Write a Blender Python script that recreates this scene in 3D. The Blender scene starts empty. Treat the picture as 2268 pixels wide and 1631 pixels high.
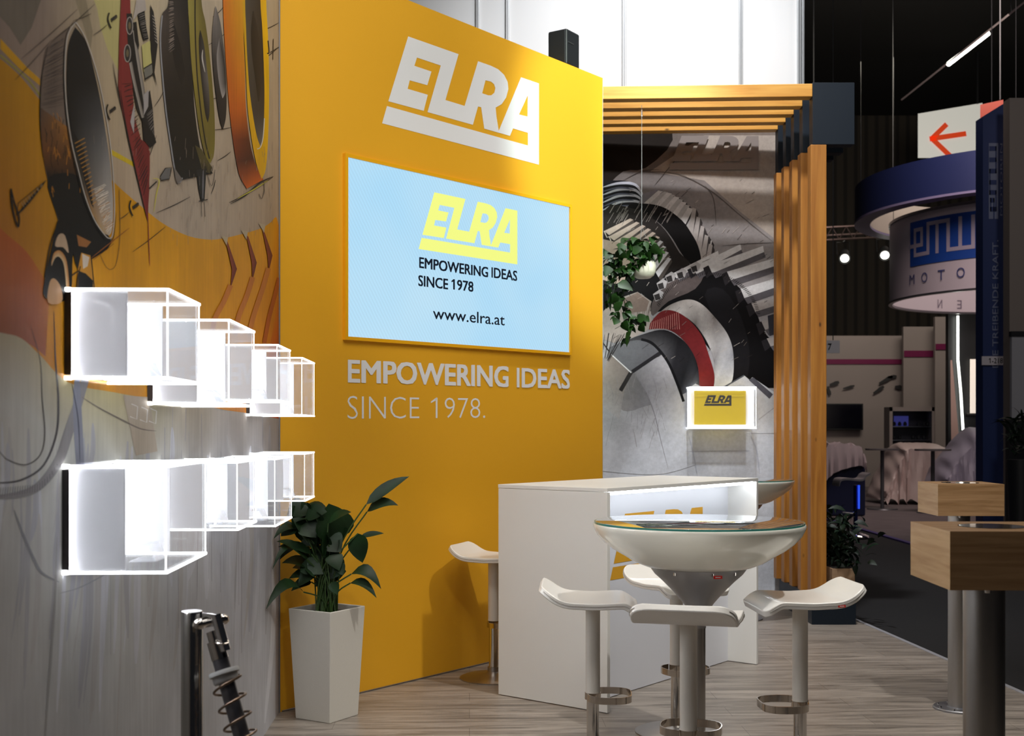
import bpy, bmesh, math, random
from mathutils import Vector as V, Matrix as M4
from mathutils.geometry import tessellate_polygon
random.seed(7)
R = math.radians
S = bpy.context.scene
COL = S.collection
# ------------------------------------------------------------------ camera, world, lights
F, CX, HY, CH = 2700.0, 1134.0, 950.0, 1.40      # focal length, centre, horizon (pixels of 2268x1631), eye height
def P(x, y, d): return V(((x-CX)/F*d, d, CH-(y-HY)/F*d))
def G(x, y):
    d = F*CH/(y-HY); return V(((x-CX)/F*d, d, 0))
cam = bpy.data.cameras.new('camera'); camo = bpy.data.objects.new('camera', cam); COL.objects.link(camo)
camo.location = (0, 0, CH); camo.rotation_euler = (R(90), 0, 0)
cam.sensor_width = 36; cam.lens = F/2268*36; cam.shift_y = (HY-815.5)/2268
cam.clip_end = 200; cam.dof.use_dof = True; cam.dof.focus_distance = 5.6; cam.dof.aperture_fstop = 5.6
S.camera = camo
S.view_settings.view_transform = 'Standard'; S.view_settings.look = 'None'
S.view_settings.exposure = 0.0; S.view_settings.gamma = 1.0
try: S.view_settings.use_curve_mapping = False
except Exception: pass
w = bpy.data.worlds.new('world'); S.world = w; w.use_nodes = True
w.node_tree.nodes['Background'].inputs[0].default_value = (.62, .66, .8, 1)
w.node_tree.nodes['Background'].inputs[1].default_value = 0.02
def area(name, loc, tgt, sx, sy, power, col=(1, .97, .92), spread=None):
    l = bpy.data.lights.new(name, 'AREA'); l.shape = 'RECTANGLE'; l.size = sx; l.size_y = sy; l.energy = power; l.color = col
    if spread: l.spread = R(spread)
    o = bpy.data.objects.new(name, l); COL.objects.link(o); o.location = loc
    o.rotation_euler = (V(tgt)-V(loc)).to_track_quat('-Z', 'Y').to_euler(); return o
def spot(name, loc, tgt, power, ang, blend=.4, size=.06, col=(1, .95, .86)):
    l = bpy.data.lights.new(name, 'SPOT'); l.energy = power; l.spot_size = R(ang); l.spot_blend = blend
    l.shadow_soft_size = size; l.color = col
    o = bpy.data.objects.new(name, l); COL.objects.link(o); o.location = loc
    o.rotation_euler = (V(tgt)-V(loc)).to_track_quat('-Z', 'Y').to_euler(); return o
area('booth_soft_fill', (1.3, 4.6, 5.4), (1.0, 6.0, 0), 3.0, 2.5, 78, (1, .95, .87))  # added overhead fill for the whole stand, not a fixture
area('booth_front_fill', (-.5, 2.7, 4.7), (1.1, 5.0, .8), 1.6, 1.0, 62, (1, .95, .88))  # added fill from the viewer's side, not a fixture
spot('spotlight_yellow_wall', (3.3, 4.3, 5.2), (.70, 8.2, 3.2), 1250, 27, .6, .08, (.84, 1, .86))
spot('spotlight_yellow_left', (1.6, 3.2, 5.4), (-.75, 6.5, 3.7), 170, 40, .7, .12, (.95, 1, .85))
spot('spotlight_yellow_low', (1.9, 2.2, 4.9), (.0, 7.3, 2.15), 240, 27, .9, .15, (1, .90, .74))
spot('spotlight_floor', (2.4, 4.0, 5.4), (1.2, 5.6, .4), 480, 50, .7, .08, (1, .97, .92))
spot('spotlight_mural', (.9, 1.0, 4.8), (-1.1, 4.9, 2.0), 125, 46, .8, .1, (.97, .95, .84))
spot('spotlight_gears', (1.25, 6.6, 8.1), (1.15, 9.9, 2.0), 1700, 62, 1, .14, (.97, .98, 1))
spot('gears_low_fill', (1.3, 6.9, 5.6), (1.05, 9.95, 1.35), 420, 34, 1, .12, (.93, .96, 1))  # added fill, stands in for LED spill on the lower mural
area('white_wall_light', (1.3, 8.2, 6.2), (1.1, 9.95, 4.4), 2.6, .4, 26, (.95, .98, 1))
area('hall_light', (7, 17, 8), (7, 26, 0), 3, 3, 380, (1, .82, .75))
area('hall_light_far', (9, 24, 9), (6, 36, 2), 6, 2, 320, (.95, .85, .7))
area('hall_aisle_fill', (5.5, 8.5, 7.5), (7.4, 16, 2.5), 1, 1, 75, (1, .93, .9))  # added fill to brighten the hall signs and blue tower
area('banner_underside_fill', (8.8, 20.8, 1.9), (8.4, 21.7, 5.2), .8, .8, 80, (1, .86, .74))  # added fill hidden behind the tower, brightens the banner undersides

# ------------------------------------------------------------------ materials
def lin(c):
    return tuple(((x/255)/12.92 if x/255 <= .04045 else ((x/255+.055)/1.055)**2.4) for x in c)
def nt(name):
    m = bpy.data.materials.new(name); m.use_nodes = True; t = m.node_tree
    return m, t, t.nodes['Principled BSDF']
def mat(name, col, rough=.5, metal=0, emit=0, ecol=None, spec=.5, coat=0, bump=0, bscale=60, trans=0, var=0, ior=None):
    m, t, b = nt(name); N = t.nodes; L = t.links
    b.inputs['Base Color'].default_value = (*col, 1); b.inputs['Roughness'].default_value = rough
    b.inputs['Metallic'].default_value = metal; b.inputs['Specular IOR Level'].default_value = spec
    b.inputs['Coat Weight'].default_value = coat; b.inputs['Coat Roughness'].default_value = .05
    if trans: b.inputs['Transmission Weight'].default_value = trans
    if ior: b.inputs['IOR'].default_value = ior
    if emit:
        b.inputs['Emission Color'].default_value = (*(ecol or col), 1); b.inputs['Emission Strength'].default_value = emit
    tc = N.new('ShaderNodeTexCoord')
    n = N.new('ShaderNodeTexNoise'); n.inputs['Scale'].default_value = bscale; n.inputs['Detail'].default_value = 6
    L.new(tc.outputs['Object'], n.inputs['Vector'])
    if bump:
        bp = N.new('ShaderNodeBump'); bp.inputs['Strength'].default_value = bump; bp.inputs['Distance'].default_value = .002
        L.new(n.outputs['Fac'], bp.inputs['Height']); L.new(bp.outputs['Normal'], b.inputs['Normal'])
    if var:
        mx = N.new('ShaderNodeMix'); mx.data_type = 'RGBA'; mx.blend_type = 'MULTIPLY'; mx.inputs['Factor'].default_value = 1
        cr = N.new('ShaderNodeMapRange'); cr.inputs['From Min'].default_value = .3; cr.inputs['From Max'].default_value = .7
        cr.inputs['To Min'].default_value = 1-var; cr.inputs['To Max'].default_value = 1
        L.new(n.outputs['Fac'], cr.inputs['Value']); mx.inputs['A'].default_value = (*col, 1)
        L.new(cr.outputs['Result'], mx.inputs['B']); L.new(mx.outputs['Result'], b.inputs['Base Color'])
    return m
def wood(name, c1, c2, scale, axis, rough=.5, knots=0, bump=.15):
    """grain stretched along an axis (0,1,2) in object space"""
    m, t, b = nt(name); N = t.nodes; L = t.links
    tc = N.new('ShaderNodeTexCoord'); mp = N.new('ShaderNodeMapping')
    sc = [scale*7]*3; sc[axis] = scale*.35; mp.inputs['Scale'].default_value = sc
    L.new(tc.outputs['Object'], mp.inputs['Vector'])
    n = N.new('ShaderNodeTexNoise'); n.inputs['Scale'].default_value = 3; n.inputs['Detail'].default_value = 9; n.inputs['Distortion'].default_value = .5
    L.new(mp.outputs[0], n.inputs['Vector'])
    cr = N.new('ShaderNodeValToRGB'); e = cr.color_ramp.elements
    e[0].position = .3; e[0].color = (*c2, 1); e[1].position = .65; e[1].color = (*c1, 1)
    L.new(n.outputs['Fac'], cr.inputs['Fac']); out = cr.outputs['Color']
    if knots:
        mp2 = N.new('ShaderNodeMapping'); s2 = [5.5]*3; s2[axis] = 2.6; mp2.inputs['Scale'].default_value = s2
        L.new(tc.outputs['Object'], mp2.inputs['Vector'])
        vo = N.new('ShaderNodeTexVoronoi'); vo.inputs['Scale'].default_value = 1.6; L.new(mp2.outputs[0], vo.inputs['Vector'])
        mr = N.new('ShaderNodeMapRange'); mr.inputs['From Min'].default_value = .03; mr.inputs['From Max'].default_value = .1
        mr.inputs['To Min'].default_value = .22; mr.inputs['To Max'].default_value = 1; L.new(vo.outputs['Distance'], mr.inputs['Value'])
        mx = N.new('ShaderNodeMix'); mx.data_type = 'RGBA'; mx.blend_type = 'MULTIPLY'; mx.inputs['Factor'].default_value = 1
        L.new(out, mx.inputs['A']); L.new(mr.outputs['Result'], mx.inputs['B']); out = mx.outputs['Result']
    L.new(out, b.inputs['Base Color']); b.inputs['Roughness'].default_value = rough
    bp = N.new('ShaderNodeBump'); bp.inputs['Strength'].default_value = bump; bp.inputs['Distance'].default_value = .002
    L.new(n.outputs['Fac'], bp.inputs['Height']); L.new(bp.outputs['Normal'], b.inputs['Normal'])
    return m
def print_mat(name, var=.16, rough=.62, sx=40, sz=3):
    """printed fabric: colour of the artwork from the mesh, plus paint streaks"""
    m, t, b = nt(name); N = t.nodes; L = t.links
    at = N.new('ShaderNodeAttribute'); at.attribute_name = 'Col'
    tc = N.new('ShaderNodeTexCoord'); mp = N.new('ShaderNodeMapping'); mp.inputs['Scale'].default_value = (sx, sx, sz)
    L.new(tc.outputs['Object'], mp.inputs['Vector'])
    n = N.new('ShaderNodeTexNoise'); n.inputs['Scale'].default_value = 1; n.inputs['Detail'].default_value = 8; n.inputs['Roughness'].default_value = .7
    L.new(mp.outputs[0], n.inputs['Vector'])
    n2 = N.new('ShaderNodeTexNoise'); n2.inputs['Scale'].default_value = 4; n2.inputs['Detail'].default_value = 5
    L.new(tc.outputs['Object'], n2.inputs['Vector'])
    ad = N.new('ShaderNodeMath'); ad.operation = 'ADD'; L.new(n.outputs['Fac'], ad.inputs[0]); L.new(n2.outputs['Fac'], ad.inputs[1])
    mr = N.new('ShaderNodeMapRange'); mr.inputs['From Min'].default_value = .75; mr.inputs['From Max'].default_value = 1.25
    mr.inputs['To Min'].default_value = 1-var; mr.inputs['To Max'].default_value = 1+var*.4
    L.new(ad.outputs[0], mr.inputs['Value'])
    mx = N.new('ShaderNodeMix'); mx.data_type = 'RGBA'; mx.blend_type = 'MULTIPLY'; mx.inputs['Factor'].default_value = 1
    L.new(at.outputs['Color'], mx.inputs['A']); L.new(mr.outputs['Result'], mx.inputs['B'])
    L.new(mx.outputs['Result'], b.inputs['Base Color']); b.inputs['Roughness'].default_value = rough
    b.inputs['Specular IOR Level'].default_value = .1
    return m
YEL = (.80, .40, .018)
M = {}
M['yellow'] = mat('yellow_fabric', YEL, .55, bump=.25, bscale=420, var=.04, spec=.35)
M['yellow_trim'] = mat('yellow_lacquer', (.86, .42, .01), .35)
M['print_white'] = mat('white_print', (.80, .80, .83), .6, bump=.2, bscale=420, var=.02)
M['white'] = mat('white_laminate', (.78, .77, .74), .42, bump=.06, bscale=300)
M['white_panel'] = mat('white_wall_panel', (.74, .755, .77), .5, var=.02, bscale=2)
M['white_plastic'] = mat('white_plastic', (.80, .78, .74), .32, coat=.3, bump=.03, bscale=300)
M['white_paint'] = mat('white_powder_coat', (.66, .62, .56), .5, bump=.05, bscale=300)
M['gloss_white'] = mat('glossy_white_shell', (.88, .87, .78), .25, coat=.7, spec=.5)
M['alu'] = mat('aluminium_profile', (.62, .64, .66), .35, 1, bump=.02)
M['chrome'] = mat('chrome', (.62, .60, .58), .10, 1)
M['nickel'] = mat('polished_nickel', (.52, .47, .42), .12, 1)
M['steel'] = mat('brushed_steel', (.42, .40, .38), .32, 1, bump=.12, bscale=150)
M['steel_base'] = mat('dull_steel', (.33, .33, .35), .4, 1)
M['spring'] = mat('bronze_spring_wire', (.20, .14, .10), .35, 1)
M['rod'] = mat('dark_strut_tube', (.16, .155, .17), .3, .8)
M['collar'] = mat('pale_plastic_collar', (.5, .5, .5), .5)
M['black'] = mat('black_plastic', (.008, .009, .011), .45)
M['grille'] = mat('black_speaker_grille', (.006, .008, .010), .7, bump=.5, bscale=400)
M['navy'] = mat('navy_powder_coat', (.008, .014, .023), .5, spec=.3, bump=.1, bscale=350)
M['pine'] = wood('pine_orange_shaded', (.50, .215, .036), (.33, .12, .017), 1.4, 2, .5, 1)  # posts: their shading put into a darker tone of the timber
M['pine_h'] = wood('pine_orange_beam_lit', (.76, .40, .08), (.60, .27, .04), 1.4, 0, .5, 1)  # same timber as the posts, stronger light put into its colour
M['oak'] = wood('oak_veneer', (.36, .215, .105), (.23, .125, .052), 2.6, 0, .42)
M['oak_y'] = wood('oak_veneer_lit_side', (.50, .33, .17), (.36, .21, .09), 2.6, 1, .42)  # same oak, light on the side faces put into a paler colour
M['planter_wood'] = wood('planter_plywood', (.42, .28, .17), (.33, .2, .11), 1, 0, .6)
M['soil'] = mat('dark_soil', (.012, .009, .007), .95, bump=1, bscale=80)
M['pot'] = mat('satin_white_planter', (.66, .63, .57), .42, bump=.1, bscale=240, var=.05)
M['clay'] = mat('cream_clay_pot', (.80, .76, .64), .45, var=.12, bscale=20)
M['acrylic'] = mat('clear_acrylic', (1, 1, 1), .0, trans=1, ior=1.03, spec=.5)
def thin_glass(name, tint, refl=.1, milk=0):
    m, t, b = nt(name); N = t.nodes; L = t.links; N.remove(b); o = N['Material Output']
    tr = N.new('ShaderNodeBsdfTransparent'); tr.inputs[0].default_value = (*tint, 1)
    gl = N.new('ShaderNodeBsdfGlossy'); gl.inputs['Roughness'].default_value = .02
    lw = N.new('ShaderNodeLayerWeight'); lw.inputs['Blend'].default_value = .25
    mr = N.new('ShaderNodeMapRange'); mr.inputs['To Min'].default_value = refl*.4; mr.inputs['To Max'].default_value = min(1, refl*4)
    L.new(lw.outputs['Fresnel'], mr.inputs['Value'])
    mx = N.new('ShaderNodeMixShader'); L.new(mr.outputs['Result'], mx.inputs[0]); L.new(tr.outputs[0], mx.inputs[1]); L.new(gl.outputs[0], mx.inputs[2])
    out = mx.outputs[0]
    if milk:
        df = N.new('ShaderNodeBsdfDiffuse'); df.inputs[0].default_value = (.8, .8, .82, 1)
        tl = N.new('ShaderNodeBsdfTranslucent'); tl.inputs[0].default_value = (.8, .8, .82, 1)
        m1 = N.new('ShaderNodeMixShader'); m1.inputs[0].default_value = .55; L.new(df.outputs[0], m1.inputs[1]); L.new(tl.outputs[0], m1.inputs[2])
        m2 = N.new('ShaderNodeMixShader'); m2.inputs[0].default_value = milk; L.new(out, m2.inputs[1]); L.new(m1.outputs[0], m2.inputs[2]); out = m2.outputs[0]
    L.new(out, o.inputs['Surface']); return m
M['clear'] = thin_glass('clear_acrylic_sheet', (.97, .975, .98), .03, .05)
M['stand_acrylic'] = thin_glass('acrylic_stand', (.90, .91, .93), .10, .25)
M['frosted'] = thin_glass('frosted_acrylic', (.9, .9, .9), .05, .97)
M['cabinet_glass'] = thin_glass('cabinet_glass', (.8, .82, .85), .15)
M['led_edge'] = mat('lit_acrylic_edge', (1, 1, 1), .4, emit=4.2, ecol=(.95, .98, 1))
M['led_strip'] = mat('led_strip', (1, 1, 1), .4, emit=105, ecol=(.93, .96, 1))
M['led_strip_c'] = mat('counter_led_strip', (1, 1, 1), .4, emit=12, ecol=(.88, .94, 1))
M['backplate'] = mat('dark_mounting_plate', (.05, .045, .047), .5)
M['plate_white'] = mat('white_mounting_plate', (.8, .8, .82), .5)
M['yellow_acrylic'] = mat('yellow_acrylic_panel', (.80, .56, .02), .3, emit=.06, ecol=(.9, .68, .05))
M['black_print'] = mat('black_print', (.01, .011, .015), .5)
M['navy_text'] = mat('screen_dark_text', (.005, .012, .03), .5, emit=.01, ecol=(.01, .03, .08))
M['yellow_px'] = mat('screen_yellow', (.1, .1, .02), .5, emit=1, ecol=lin((236, 243, 132)))
M['green_glass'] = mat('table_glass_edge', (.05, .22, .19), .1, spec=.6)
M['leaf'] = mat('peace_lily_leaf', (.010, .034, .008), .5, spec=.3, var=.6, bscale=9)
M['leaf2'] = mat('pothos_leaf', (.012, .044, .005), .45, spec=.25, var=.7, bscale=14)
M['leaf3'] = mat('dark_leaf', (.007, .020, .009), .5, spec=.3, var=.5, bscale=9)
M['stem'] = mat('green_stem', (.03, .07, .012), .5)
M['red'] = mat('red_label', (.72, .02, .012), .4)
M['white_ink'] = mat('white_ink', (.85, .82, .8), .5)
M['led_strip_l'] = mat('logo_box_led_strip', (1, 1, 1), .4, emit=32, ecol=(.90, .95, 1))
# LED wall picture: pale blue pixels with a faint raster
def screen_mat():
    m, t, b = nt('led_screen_blue'); N = t.nodes; L = t.links
    b.inputs['Base Color'].default_value = (.02, .02, .02, 1); b.inputs['Roughness'].default_value = .6
    tc = N.new('ShaderNodeTexCoord')
    n = N.new('ShaderNodeTexNoise'); n.inputs['Scale'].default_value = 1.1; n.inputs['Detail'].default_value = 2
    L.new(tc.outputs['Object'], n.inputs['Vector'])
    sp = N.new('ShaderNodeSeparateXYZ'); L.new(tc.outputs['Object'], sp.inputs[0])
    wv = N.new('ShaderNodeTexWave'); wv.inputs['Scale'].default_value = 18; wv.inputs['Distortion'].default_value = 1.2
    wv.bands_direction = 'DIAGONAL'; L.new(tc.outputs['Object'], wv.inputs['Vector'])
    mr = N.new('ShaderNodeMapRange'); mr.inputs['To Min'].default_value = .97; mr.inputs['To Max'].default_value = 1.05
    L.new(wv.outputs['Fac'], mr.inputs['Value'])
    cr = N.new('ShaderNodeValToRGB'); e = cr.color_ramp.elements
    e[0].position = .35; e[0].color = (*lin((166, 214, 243)), 1); e[1].position = .65; e[1].color = (*lin((186, 222, 242)), 1)
    L.new(n.outputs['Fac'], cr.inputs['Fac'])
    L.new(cr.outputs['Color'], b.inputs['Emission Color']); L.new(mr.outputs['Result'], b.inputs['Emission Strength'])
    return m
M['screen'] = screen_mat()
# laminate planks
def floor_mat():
    m, t, b = nt('oak_laminate_planks'); N = t.nodes; L = t.links
    tc = N.new('ShaderNodeTexCoord')
    mp = N.new('ShaderNodeMapping'); mp.inputs['Rotation'].default_value = (0, 0, R(-2)); L.new(tc.outputs['Object'], mp.inputs['Vector'])
    br = N.new('ShaderNodeTexBrick'); br.inputs['Scale'].default_value = 1; br.inputs['Brick Width'].default_value = 1.28; br.inputs['Row Height'].default_value = .19
    br.inputs['Mortar Size'].default_value = .0012; br.inputs['Color1'].default_value = (.245, .212, .180, 1); br.inputs['Color2'].default_value = (.31, .27, .232, 1)
    br.inputs['Mortar'].default_value = (.12, .1, .085, 1); L.new(mp.outputs[0], br.inputs['Vector'])
    mp2 = N.new('ShaderNodeMapping'); mp2.inputs['Scale'].default_value = (1.1, 11, 1); L.new(mp.outputs[0], mp2.inputs['Vector'])
    n = N.new('ShaderNodeTexNoise'); n.inputs['Scale'].default_value = 1.6; n.inputs['Detail'].default_value = 8; n.inputs['Roughness'].default_value = .68; n.inputs['Distortion'].default_value = 1.0
    L.new(mp2.outputs[0], n.inputs['Vector'])
    cr = N.new('ShaderNodeValToRGB'); e = cr.color_ramp.elements
    e[0].position = .32; e[0].color = (.42, .41, .40, 1); e[1].position = .60; e[1].color = (1.18, 1.18, 1.18, 1)
    L.new(n.outputs['Fac'], cr.inputs['Fac'])
    mx = N.new('ShaderNodeMix'); mx.data_type = 'RGBA'; mx.blend_type = 'MULTIPLY'; mx.inputs['Factor'].default_value = 1
    L.new(br.outputs['Color'], mx.inputs['A']); L.new(cr.outputs['Color'], mx.inputs['B']); L.new(mx.outputs['Result'], b.inputs['Base Color'])
    b.inputs['Roughness'].default_value = .38; b.inputs['Specular IOR Level'].default_value = .4
    return m
M['floor'] = floor_mat()
M['carpet_dark'] = mat('dark_hall_carpet', (.010, .009, .010), .9, bump=.3, bscale=60, var=.4)
M['carpet_light'] = mat('grey_stand_carpet', (.13, .105, .11), .95, var=.2, bscale=3)
M['hall_black'] = mat('hall_ceiling_black', (.004, .004, .004), .95)
def corr_mat():
    m, t, b = nt('dark_corrugated_hall_wall'); N = t.nodes; L = t.links
    tc = N.new('ShaderNodeTexCoord'); wv = N.new('ShaderNodeTexWave'); wv.inputs['Scale'].default_value = .9; wv.bands_direction = 'X'
    L.new(tc.outputs['Object'], wv.inputs['Vector']); cr = N.new('ShaderNodeValToRGB'); e = cr.color_ramp.elements
    e[0].position = .1; e[0].color = (.012, .010, .008, 1); e[1].position = .5; e[1].color = (.035, .029, .021, 1)
    L.new(wv.outputs['Fac'], cr.inputs['Fac']); L.new(cr.outputs['Color'], b.inputs['Base Color']); b.inputs['Roughness'].default_value = .8
    return m
M['corr'] = corr_mat()
M['print'] = print_mat('mural_print')
M['print_g'] = print_mat('gear_mural_print', .20, .55, 34, 34)

# ------------------------------------------------------------------ mesh helpers
INV = {}
class MB:
    def __init__(s): s.v = []; s.f = []; s.c = None
    def add(s, vs, fs):
        o = len(s.v); s.v += [V(p) for p in vs]; s.f += [tuple(i+o for i in f) for f in fs]; return s
    def hexa(s, p):       # 8 points, bottom 4 then top 4 (counter-clockwise)
        return s.add(p, [(3, 2, 1, 0), (4, 5, 6, 7), (0, 1, 5, 4), (1, 2, 6, 5), (2, 3, 7, 6), (3, 0, 4, 7)])
    def box(s, c, sz, rz=0):
        x, y, z = (a/2 for a in sz); c = V(c); m = M4.Rotation(rz, 3, 'Z')
        return s.hexa([c+m@V(q) for q in ((-x, -y, -z), (x, -y, -z), (x, y, -z), (-x, y, -z), (-x, -y, z), (x, -y, z), (x, y, z), (-x, y, z))])
    def prism(s, pts, z0, z1):
        n = len(pts)
        vs = [V((p[0], p[1], z0)) for p in pts]+[V((p[0], p[1], z1)) for p in pts]
        return s.add(vs, [tuple(reversed(range(n))), tuple(range(n, 2*n))]+[(i, (i+1) % n, n+(i+1) % n, n+i) for i in range(n)])
    def lathe(s, prof, c=(0, 0, 0), n=48, mtx=None, caps=True):
        vs = []; fs = []; c = V(c); k = len(prof)
        for i in range(n):
            a = 2*math.pi*i/n
            for r, z in prof:
                q = V((r*math.cos(a), r*math.sin(a), z)); q = mtx@q if mtx else q
                vs.append(c+q)
        for i in range(n):
            j = (i+1) % n
            for t in range(k-1): fs.append((i*k+t, j*k+t, j*k+t+1, i*k+t+1))
        caps = caps and prof[0] != prof[-1]
        if caps and prof[0][0] > 1e-6: fs.append(tuple(i*k for i in reversed(range(n))))
        if caps and prof[-1][0] > 1e-6: fs.append(tuple(i*k+k-1 for i in range(n)))
        return s.add(vs, fs)
    def cyl(s, a, b, r, n=24, r2=None):
        a = V(a); b = V(b); q = (b-a).to_track_quat('Z', 'Y').to_matrix(); L = (b-a).length
        return s.lathe([(r, 0), (r2 if r2 is not None else r, L)], a, n, q)
    def tube(s, pts, r, n=8, closed=False):
        pts = [V(p) for p in pts]; k = len(pts); vs = []; fs = []; up = None
        for i, p in enumerate(pts):
            if closed: t = pts[(i+1) % k]-pts[i-1]
            else: t = pts[min(i+1, k-1)]-pts[max(i-1, 0)]
            t.normalize()
            if up is None: up = V((0, 0, 1)) if abs(t.z) < .9 else V((1, 0, 0))
            x = (up-t*up.dot(t)).normalized(); y = t.cross(x); up = x
            rr = r[i] if isinstance(r, (list, tuple)) else r
            for j in range(n):
                a = 2*math.pi*j/n; vs.append(p+(x*math.cos(a)+y*math.sin(a))*rr)
        for i in range(k if closed else k-1):
            i2 = (i+1) % k
            for j in range(n): fs.append((i*n+j, i*n+(j+1) % n, i2*n+(j+1) % n, i2*n+j))
        if not closed: fs += [tuple(reversed(range(n))), tuple((k-1)*n+j for j in range(n))]
        return s.add(vs, fs)
    def band(s, pts, z0, z1, th, closed=True):   # flat bar bent along a plan outline
        n = len(pts); vs = []
        for i in range(n):
            a = V(pts[i-1]) if (closed or i) else V(pts[0]); b = V(pts[(i+1) % n]) if (closed or i < n-1) else V(pts[-1])
            t = (b-a).normalized(); nn = V((t.y, -t.x))
            p = V(pts[i])
            for q in (p-nn*th/2, p+nn*th/2):
                vs += [V((q.x, q.y, z0)), V((q.x, q.y, z1))]
        fs = []
        for i in range(n if closed else n-1):
            a = i*4; b = ((i+1) % n)*4
            fs += [(a, b, b+1, a+1), (a+2, a+3, b+3, b+2), (a+1, b+1, b+3, a+3), (a, a+2, b+2, b)]
        if not closed: fs += [(0, 1, 3, 2), ((n-1)*4, (n-1)*4+2, (n-1)*4+3, (n-1)*4+1)]
        return s.add(vs, fs)
    def build(s, name, m, parent=None, smooth=False, bevel=0, seg=2, recalc=True):
        vs = s.v
        if parent is not None and parent.name in INV: iv = INV[parent.name]; vs = [iv@p for p in vs]
        me = bpy.data.meshes.new(name); me.from_pydata([tuple(p) for p in vs], [], s.f)
        if recalc:
            b = bmesh.new(); b.from_mesh(me); bmesh.ops.recalc_face_normals(b, faces=b.faces); b.to_mesh(me); b.free()
        if s.c:
            a = me.color_attributes.new('Col', 'FLOAT_COLOR', 'POINT')
            for i, c in enumerate(s.c): a.data[i].color = (*c, 1)
        me.materials.append(m if not isinstance(m, str) else M[m])
        if smooth:
            for p in me.polygons: p.use_smooth = True
            try: me.set_sharp_from_angle(angle=R(38))
            except Exception: pass
        o = bpy.data.objects.new(name, me); COL.objects.link(o)
        if parent is not None:
            o.parent = parent
            if parent.name in INV: INV[o.name] = INV[parent.name]
        if bevel:
            bv = o.modifiers.new('bevel', 'BEVEL'); bv.width = bevel; bv.segments = seg; bv.limit_method = 'ANGLE'; bv.angle_limit = R(40)
            bv.harden_normals = False
        return o
def thing(name, label, cat, loc=(0, 0, 0), rz=0, group=None):
    o = bpy.data.objects.new(name, None); COL.objects.link(o); o.location = loc; o.rotation_euler = (0, 0, rz)
    o.empty_display_size = .1; o['label'] = label; o['category'] = cat
    if group: o['group'] = group
    INV[o.name] = (M4.Translation(V(loc)) @ M4.Rotation(rz, 4, 'Z')).inverted()
    return o
def tag(o, label, cat, group=None):
    o['label'] = label; o['category'] = cat
    if group: o['group'] = group
    return o
def struct(o): o['kind'] = 'structure'; return o

def catmull(pts, k=6, closed=False):
    pts = [V(p) for p in pts]; n = len(pts); out = []
    rng = range(n if closed else n-1)
    for i in rng:
        if closed: p0, p1, p2, p3 = pts[i-1], pts[i], pts[(i+1) % n], pts[(i+2) % n]
        else: p0, p1, p2, p3 = pts[max(i-1, 0)], pts[i], pts[i+1], pts[min(i+2, n-1)]
        for j in range(k):
            t = j/k
            out.append(.5*((2*p1)+(p2-p0)*t+(2*p0-5*p1+4*p2-p3)*t*t+(3*p1-p0-3*p2+p3)*t**3))
    if not closed: out.append(pts[-1])
    return out

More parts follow.
